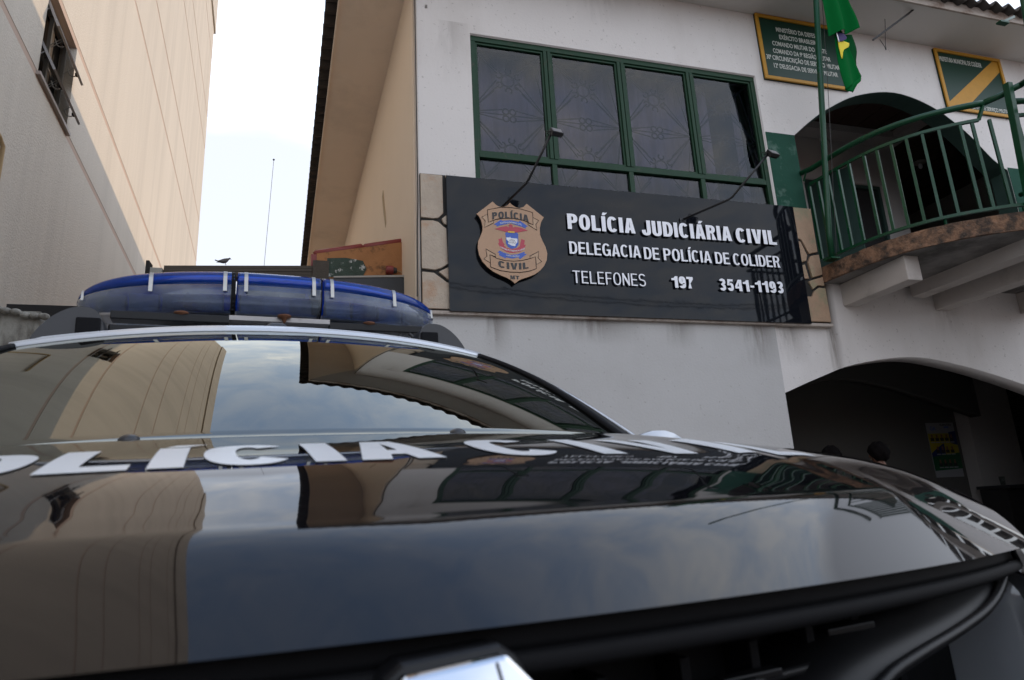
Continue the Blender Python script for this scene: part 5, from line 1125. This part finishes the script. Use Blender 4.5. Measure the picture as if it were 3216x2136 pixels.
# cowl panel at the foot of the glass
MB().grid(40, 2, lambda a, b: (lerp(-.78, .78, a), cowl_v(lerp(-.78, .78, a)) - .015 + b * .06, HZ + .140 - drop_back(lerp(-.78, .78, a)) * .85 - .010 * (1 - b))).build('cowl', M['rubber'], CAR, smooth=True, solid=.004)
for s in (-1, 1):
    nz = MB().ball((s * .285, .738, HZ + .151), .018, .02, .012, 12).build('washer_nozzle', M['black_plastic'], CAR, smooth=True)
def edge_line(s, out_u=0, up=0, n=24, b0=0.0):
    pts = []
    for k in range(n + 1):
        b = lerp(b0, 1, k / n); p = glassfn(1 if s > 0 else 0, b); pts.append((p[0] + s * out_u, p[1] + out_u * .25, p[2] + up))
    return pts
for s in (-1, 1):
    MB().tube(edge_line(s, .006, .002), .009, 6).build('windshield_seal', M['rubber'], CAR, smooth=True)
    def pil(a, b, s=s):
        p = glassfn(1 if s > 0 else 0, b); k = a * .075 * (1.25 - .45 * b)
        return (p[0] + s * (.012 + k), p[1] + .01 + a * .07, p[2] + .006 + .012 * math.sin(a * math.pi) - a * .010)
    MB().grid(5, 26, pil).build('pillar_trim', M['trim'], CAR, smooth=True, solid=.006)
    def pw_(a, b, s=s):
        p = glassfn(1 if s > 0 else 0, b); k = .075 * (1.25 - .45 * b)
        return (p[0] + s * (.020 + k + a * .028), p[1] + .085 + a * .02, p[2] + .004 + .012 * math.sin(a * math.pi) - a * .02)
    MB().grid(5, 26, pw_).build('door_frame', M['car_white'], CAR, smooth=True, solid=.006)
# roof header strip: three fine ridges
def hdrfn(a, b):
    u = lerp(-.665, .665, a); prof_ = [(0, -.004, -.006), (.2, .003, .003), (.4, .009, .0095), (.5, .012, .0095), (.6, .015, .0145), (.8, .026, .0175), (1.0, .05, .018)]
    dv = interp(b, [(p[0], p[1]) for p in prof_]); dw = interp(b, [(p[0], p[2]) for p in prof_])
    return (u, hdr_v(u) + dv, HZ + hdr_w(u) + dw)
MB().grid(60, 12, hdrfn).build('roof_header', M['car_white'], CAR, smooth=True, solid=.006)
MB().grid(60, 1, lambda a, b: (lerp(-.64, .64, a), hdr_v(lerp(-.64, .64, a)) - .010 + b * .012, HZ + hdr_w(lerp(-.64, .64, a)) - .012)).build('header_seal', M['trim'], CAR, solid=.004)
def rooffn(a, b):
    u = lerp(-.70, .70, a); v = lerp(hdr_v(u) + .045, 4.05, b)
    w = hdr_w(min(.64, abs(u))) + .016 + .045 * math.sin(min(1, b * 1.6) * math.pi / 2) - .06 * max(0, (abs(u) - .6) / .1) ** 2 - (.05 * max(0, b - .7) / .3)
    return (u, v, HZ + w)
MB().grid(40, 30, rooffn).build('roof', M['car_white'], CAR, smooth=True, solid=.008)
for s in (-1, 1):
    def sidefn(a, b, s=s):
        v = lerp(.14, 4.25, a); top_ = interp(v, [(.14, -.13), (.9, .035), (1.2, .04), (4.25, .06)])
        z = lerp(HZ + top_, .32, b); u = .975 + .02 * math.sin(b * math.pi) - .03 * b - .06 * max(0, (a - .9) / .1) - .02 * max(0, (.1 - a) / .1)
        return (s * u, v, z)
    MB().grid(60, 10, sidefn).build('body_side', M['car_white'], CAR, smooth=True, solid=.01)
    for (a0, a1) in ((1.02, 2.02), (2.06, 3.0)):
        d_ = MB().grid(12, 8, lambda a, b: (s * (1.000 + .006 * math.sin(b * math.pi)), lerp(a0, a1, a), lerp(HZ + .02, .42, b))).build('door', M['car_black'], CAR, smooth=True, solid=.012)
        MB().tube([(s * 1.01, a1 - .24, HZ - .07), (s * 1.035, a1 - .2, HZ - .07), (s * 1.035, a1 - .1, HZ - .07), (s * 1.01, a1 - .06, HZ - .07)], .012, 8).build('handle', M['trim'], d_, smooth=True)
    MB().grid(30, 6, lambda a, b: (s * lerp(.965, .74, b), lerp(1.02 + .62 * b, 3.95 - .25 * b, a), lerp(HZ + .045, HZ + .47, b))).build('side_window', M['windshield'], CAR, smooth=True, solid=.004)
    MB().tube([(s * .72, 1.85, HZ + .50), (s * .72, 2.6, HZ + .51), (s * .73, 3.95, HZ + .48)], .02, 6).build('door_frame', M['car_white'], CAR, smooth=True)
    # mirror
    mm = Matrix.Translation((s * 1.10, 1.22, HZ + .130))
    mr = MB().lathe([(.001, -.05), (.06, -.046), (.095, -.02), (.105, .01), (.10, .045), (.001, .05)], 18, mm @ Matrix.Diagonal((1.0, 1, .72, 1)) @ Matrix.Rotation(R(90), 4, 'X')).build('door_mirror', M['car_white'], CAR, smooth=True)
    MB().obox(mm @ Matrix.Translation((-s * .12, .01, -.05)), .12, .05, .035).build('mirror_arm', M['trim'], mr)
    MB().obox(mm @ Matrix.Translation((0, .052, 0)), .17, .004, .11).build('mirror_glass', M['chrome'], mr)
    for v in (.62, 3.35):
        T = Matrix.Translation((s * .90, v, .36)) @ Matrix.Rotation(R(90), 4, 'Y')
        wl = MB().lathe([(.20, -.10), (.33, -.11), (.36, -.08), (.36, .08), (.33, .11), (.20, .10)], 36, T).build('wheel', M['tyre'], CAR, smooth=True)
        rm = MB().lathe([(.001, .07), (.06, .07), (.07, .05), (.19, .05), (.20, .09), (.205, .09), (.205, -.09), (.001, -.09)], 24, T if s > 0 else T @ Matrix.Rotation(math.pi, 4, 'X')).build('rim', M['alu_light'], wl)
MB().grid(20, 10, lambda a, b: (lerp(-.88, .88, a), 4.25 + .05 * math.sin(b * math.pi), lerp(HZ + .05, .35, b))).build('tailgate', M['car_white'], CAR, smooth=True, solid=.02)
MB().grid(20, 4, lambda a, b: (lerp(-.70, .70, a) * (1.2 - .2 * b), lerp(4.24, 4.05, b), lerp(HZ + .06, HZ + .52, b))).build('rear_window', M['windshield'], CAR, smooth=True, solid=.004)
MB().box(-.86, .86, .05, 4.2, .28, .34).build('chassis', M['rubber'], CAR)
MB().box(-.80, .80, .88, 1.25, HZ - .25, HZ + .06).build('dashboard', M['seat'], CAR, bevel=.03)
for s in (-1, 1):
    st_ = MB().box(s * .36 - .25, s * .36 + .25, 1.85, 2.0, .62, HZ + .12).box(s * .36 - .25, s * .36 + .25, 1.45, 1.95, .5, .66).build('seat', M['seat'], CAR, bevel=.04)
    MB().box(s * .36 - .12, s * .36 + .12, 1.92, 2.0, HZ + .16, HZ + .32).build('headrest', M['seat'], st_, bevel=.03)
MB().tube([(-.36 + .18 * math.cos(k / 20 * 2 * math.pi), 1.34 + .05 * math.sin(k / 20 * 2 * math.pi), HZ - .02 + .17 * math.sin(k / 20 * 2 * math.pi)) for k in range(20)], .014, 8, closed=True).build('steering_wheel', M['rubber'], CAR, smooth=True)
MB().box(-.88, .88, 1.3, 4.1, .36, .40).build('cabin_floor', M['rubber'], CAR)
# little camera dome on the header
MB().add([(-.045 - .005, 1.415, HZ + .538), (.045 - .005, 1.415, HZ + .538), (.045 - .005, 1.49, HZ + .548), (-.045 - .005, 1.49, HZ + .548), (-.022 - .005, 1.445, HZ + .572), (.018 - .005, 1.445, HZ + .572), (.018 - .005, 1.48, HZ + .572), (-.022 - .005, 1.48, HZ + .572)],
         [(3, 2, 1, 0), (4, 5, 6, 7), (0, 1, 5, 4), (1, 2, 6, 5), (2, 3, 7, 6), (3, 0, 4, 7)]).build('roof_camera', M['black_plastic'], CAR, bevel=.006)
# rack feet
for s in (-1, 1):
    prof_ = [(.640, .525), (.622, .565), (.59, .605), (.55, .632), (.515, .638), (.49, .632), (.472, .612), (.463, .58), (.460, .53)]
    pp = smoothline([Vector(p) for p in prof_], 4)
    def ff2(a, b, s=s):
        k = a * (len(pp) - 1); i = min(int(k), len(pp) - 2); p = pp[i].lerp(pp[i + 1], k - i)
        return (s * p.x, 1.60 + b * .30 - .0, HZ + p.y + .0 - .02 * b * 0)
    foot = MB().grid(32, 6, ff2)
    fr_pts = [(s * p.x, 1.60, HZ + p.y) for p in pp]; foot.add(fr_pts, [tuple(range(len(fr_pts)))])
    bk_pts = [(s * p.x, 1.90, HZ + p.y) for p in pp]; foot.add(bk_pts, [tuple(range(len(bk_pts)))])
    fo = foot.build('rack_foot', M['black_plastic'], CAR, bevel=.012); 
    fo.data.shade_smooth(); 
    autosmooth(fo, 50)
    MB().box(*( (s * .50 - .03, s * .50 + .03)), 1.588, 1.598, HZ + .545, HZ + .605).build('foot_keyhole', M['rubber'], fo, bevel=.004)
MB().box(-.47, .47, 1.72, 1.78, HZ + .60, HZ + .625).build('rack_bar', M['trim'], CAR, bevel=.006)

# ---- light bar: blue dome lenses over a dirty clear base
LB = empty('light_bar', (.022, 0, 0), parent=CAR)
bw, v_c, z_l, z_t = .640, 1.95, HZ + .700, HZ + .868
def half_depth(t):      # plan: rounded ends
    return .165 * (max(0.0, 1 - abs(t) ** 5.0)) ** .5
def sweep(t): return .13 * abs(t) ** 2.2
def lensfn(a, b, zlo, zhi, bulge):
    """wraps round the front: b from bottom front over the top to the back"""
    t = a; hdp = half_depth(t); v = v_c + sweep(t)
    return hdp, v
def section(t):
    hdp = max(.012, half_depth(t)); v = v_c + sweep(t); sq = (max(0.0, 1 - abs(t) ** 7)) ** .5
    zt = lerp(z_l + .09, z_t - .018 * t * t, sq)
    zb = lerp(z_l + .09, z_l + .0, sq)
    zm_ = z_l + .100 - .01 * t * t
    return hdp, v, zt, zb, zm_
def upper(a, b):
    t = lerp(-1, 1, a) * .9995; hdp, v, zt, zb, zm_ = section(t); th = b * math.pi
    c = math.cos(th); s_ = math.sin(th) ** .55
    return (t * bw, v - hdp * (abs(c) ** .6) * (1 if c > 0 else -1), zm_ + (zt - zm_) * s_)
def lower(a, b):
    t = lerp(-1, 1, a) * .9995; hdp, v, zt, zb, zm_ = section(t); th = b * math.pi
    c = math.cos(th); s_ = math.sin(th) ** .5
    return (t * bw, v - hdp * (.80 + .20 * 1) * (abs(c) ** .75) * (1 if c > 0 else -1), zm_ - (zm_ - zb) * s_)
gaps = [-1, -.215, .232, 1]
for i in range(3):
    a0, a1 = (gaps[i] + 1) / 2 + (.004 if i else 0), (gaps[i + 1] + 1) / 2 - (.004 if i < 2 else 0)
    MB().grid(44, 22, lambda a, b: upper(lerp(a0, a1, a), b)).build('lens', M['lens'], LB, smooth=True, solid=.004)
    MB().grid(44, 18, lambda a, b: lower(lerp(a0, a1, a), b)).build('lower_lens', M['lens_low'], LB, smooth=True, solid=.004)
for gpos in gaps[1:3]:
    MB().add([p for p in [upper((gpos + 1) / 2, k / 16) for k in range(17)]] + [lower((gpos + 1) / 2, 1 - k / 16) for k in range(17)], [tuple(range(34))]).build('divider', M['rubber'], LB, solid=.014)
MB().grid(50, 1, lambda a, b: (lerp(-.55, .55, a), v_c + sweep(lerp(-.88, .88, a)) - .11 + .22 * b, z_l + .022)).build('base_tray', M['alu_base'], LB, smooth=True, solid=.012)
for k, t in enumerate((-.82, -.66, -.50, -.34, -.12, .0, .12, .34, .50, .66, .82)):
    x = t * bw; v = v_c + sweep(t) - .07
    MB().box(x - .045, x + .045, v, v + .06, z_l + .03, z_l + .095).build('lamp_module', M['alu_light'] if k % 2 else M['alu_base'], LB, bevel=.004)
MB().box(-.10, .10, v_c - .05, v_c + .05, z_l + .09, z_l + .12).build('speaker_box', M['black_plastic'], LB)
for t in (-.955, -.62, -.268, -.165, .185, .285, .66, .955):
    cl = MB(); pts = []
    for k in range(5): p = Vector(upper((t + 1) / 2, .02 + k * .045)); c_ = Vector(((t) * bw, v_c + sweep(t), z_l + .08)); pts.append(p + (p - c_).normalized() * .004)
    pts = [Vector(lower((t + 1) / 2, .015)) + Vector((0, -.009, -.004)), Vector(lower((t + 1) / 2, .005)) + Vector((0, -.007, 0))] + pts
    wv = .006 if abs(t) < .9 else .004
    v_ = [(q.x + sgn * wv, q.y, q.z) for q in pts for sgn in (-1, 1)]
    cl.add(v_, [(2 * i, 2 * i + 1, 2 * i + 3, 2 * i + 2) for i in range(len(pts) - 1)]).build('clip', M['steel'], LB, solid=.003)
# mounting plates, bolts
MB().box(-.50, -.155, 1.80, 1.86, HZ + .665, HZ + .692).build('mount_plate', M['trim'], LB, bevel=.003)
MB().box(.175, .52, 1.82, 1.88, HZ + .665, HZ + .692).build('mount_plate', M['trim'], LB, bevel=.003)
MB().grid(30, 1, lambda a, b: (lerp(-.36, .36, a), lerp(1.88, 2.2, b) + .03 * (2 * a - 1) ** 2, HZ + .655)).build('under_tray', M['alu_base'], LB, solid=.02)
MB().box(-.155, .175, 1.80, 2.0, HZ + .678, HZ + .694).build('centre_tray', M['alu_base'], LB)
for (x, v) in ((-.30, 1.81), (0.02, 1.79), (.32, 1.83), (-.29, 1.93), (.02, 1.93), (.31, 1.95)):
    MB().lathe([(.001, -.024), (.005, -.018), (.010, -.006), (.024, -.001), (.022, .004), (.001, .006)], 12, Matrix.Translation((x, v, HZ + (.694 if v < 1.85 else .652)))).build('drain_boss', M['rust'], LB, smooth=True)
MB().tube(smoothline([(.44, 1.83, HZ + .66), (.40, 1.80, HZ + .60), (.34, 1.80, HZ + .575), (.28, 1.83, HZ + .60), (.22, 1.84, HZ + .585)], 5), .006, 6).tube(smoothline([(.47, 1.82, HZ + .66), (.49, 1.8, HZ + .62), (.46, 1.8, HZ + .60)], 5), .006, 6).build('cable', M['wire'], LB, smooth=True)

# ------------------------------------------------------------------ across the street: pole and cables (seen in reflections)
UPo = empty('utility_pole', (1.5, -8.8, 0)); tag(UPo, 'concrete utility pole across the street behind the photographer', 'pole')
MB().tube([(0, 0, 0), (0, 0, 9.5)], [.14, .09], 12).build('shaft', M['concrete'], UPo, smooth=True)
MB().box(-.9, .9, -.05, .05, 8.6, 8.72).build('crossarm', M['concrete'], UPo)
for k, (z, y) in enumerate(((8.8, -8.85), (8.75, -8.3), (7.6, -8.7), (7.2, -8.7))):
    pts = [(x, y, z - 0.6 * (1 - ((x - 1.5) / 22 % 1 * 2 - 1) ** 2)) for x in [-42.5 + 2 * i for i in range(45)]]
    o = MB().tube(pts, .02, 5).build('overhead_cable', M['wire']); tag(o, ['topmost black overhead cable, on the street side of the pole', 'topmost black overhead cable, on the near end of the crossarm', 'black overhead cable below the crossarm', 'lowest black overhead cable across the street'][k], 'cable', 'overhead cables')
for k, (x, w_b, h_b, c_) in enumerate(((-22, 14, 4.2, (.45, .40, .33)), (-5, 12, 3.8, (.38, .33, .30)), (9, 13, 4.4, (.44, .42, .38)), (26, 16, 4.0, (.40, .30, .22)))):
    hb_ = empty('street_house', (x, -16, 0)); tag(hb_, ['low tan house', 'low brown grey house', 'low pale house', 'low orange house'][k] + ' across the street behind the photographer', 'house')
    MB().box(-w_b / 2, w_b / 2, -4, 3, 0, h_b - .8).build('wall', mat('house_wall', c_, .9, var=.1), hb_)
    MB().add([(-w_b / 2 - .5, 3.5, h_b - .8), (w_b / 2 + .5, 3.5, h_b - .8), (w_b / 2 + .5, -4.5, h_b - .8), (-w_b / 2 - .5, -4.5, h_b - .8), (-w_b / 2 - .5, -.5, h_b + .8), (w_b / 2 + .5, -.5, h_b + .8)],
             [(0, 1, 5, 4), (2, 3, 4, 5), (0, 4, 3), (1, 2, 5), (0, 3, 2, 1)]).build('roof', M['red_tile'], hb_)
    for j in range(3): MB().box(-w_b / 3 + j * w_b / 3 - .6, -w_b / 3 + j * w_b / 3 + .6, 3.0, 3.04, 1.0, 2.3).build('window', M['dark_room'], hb_)
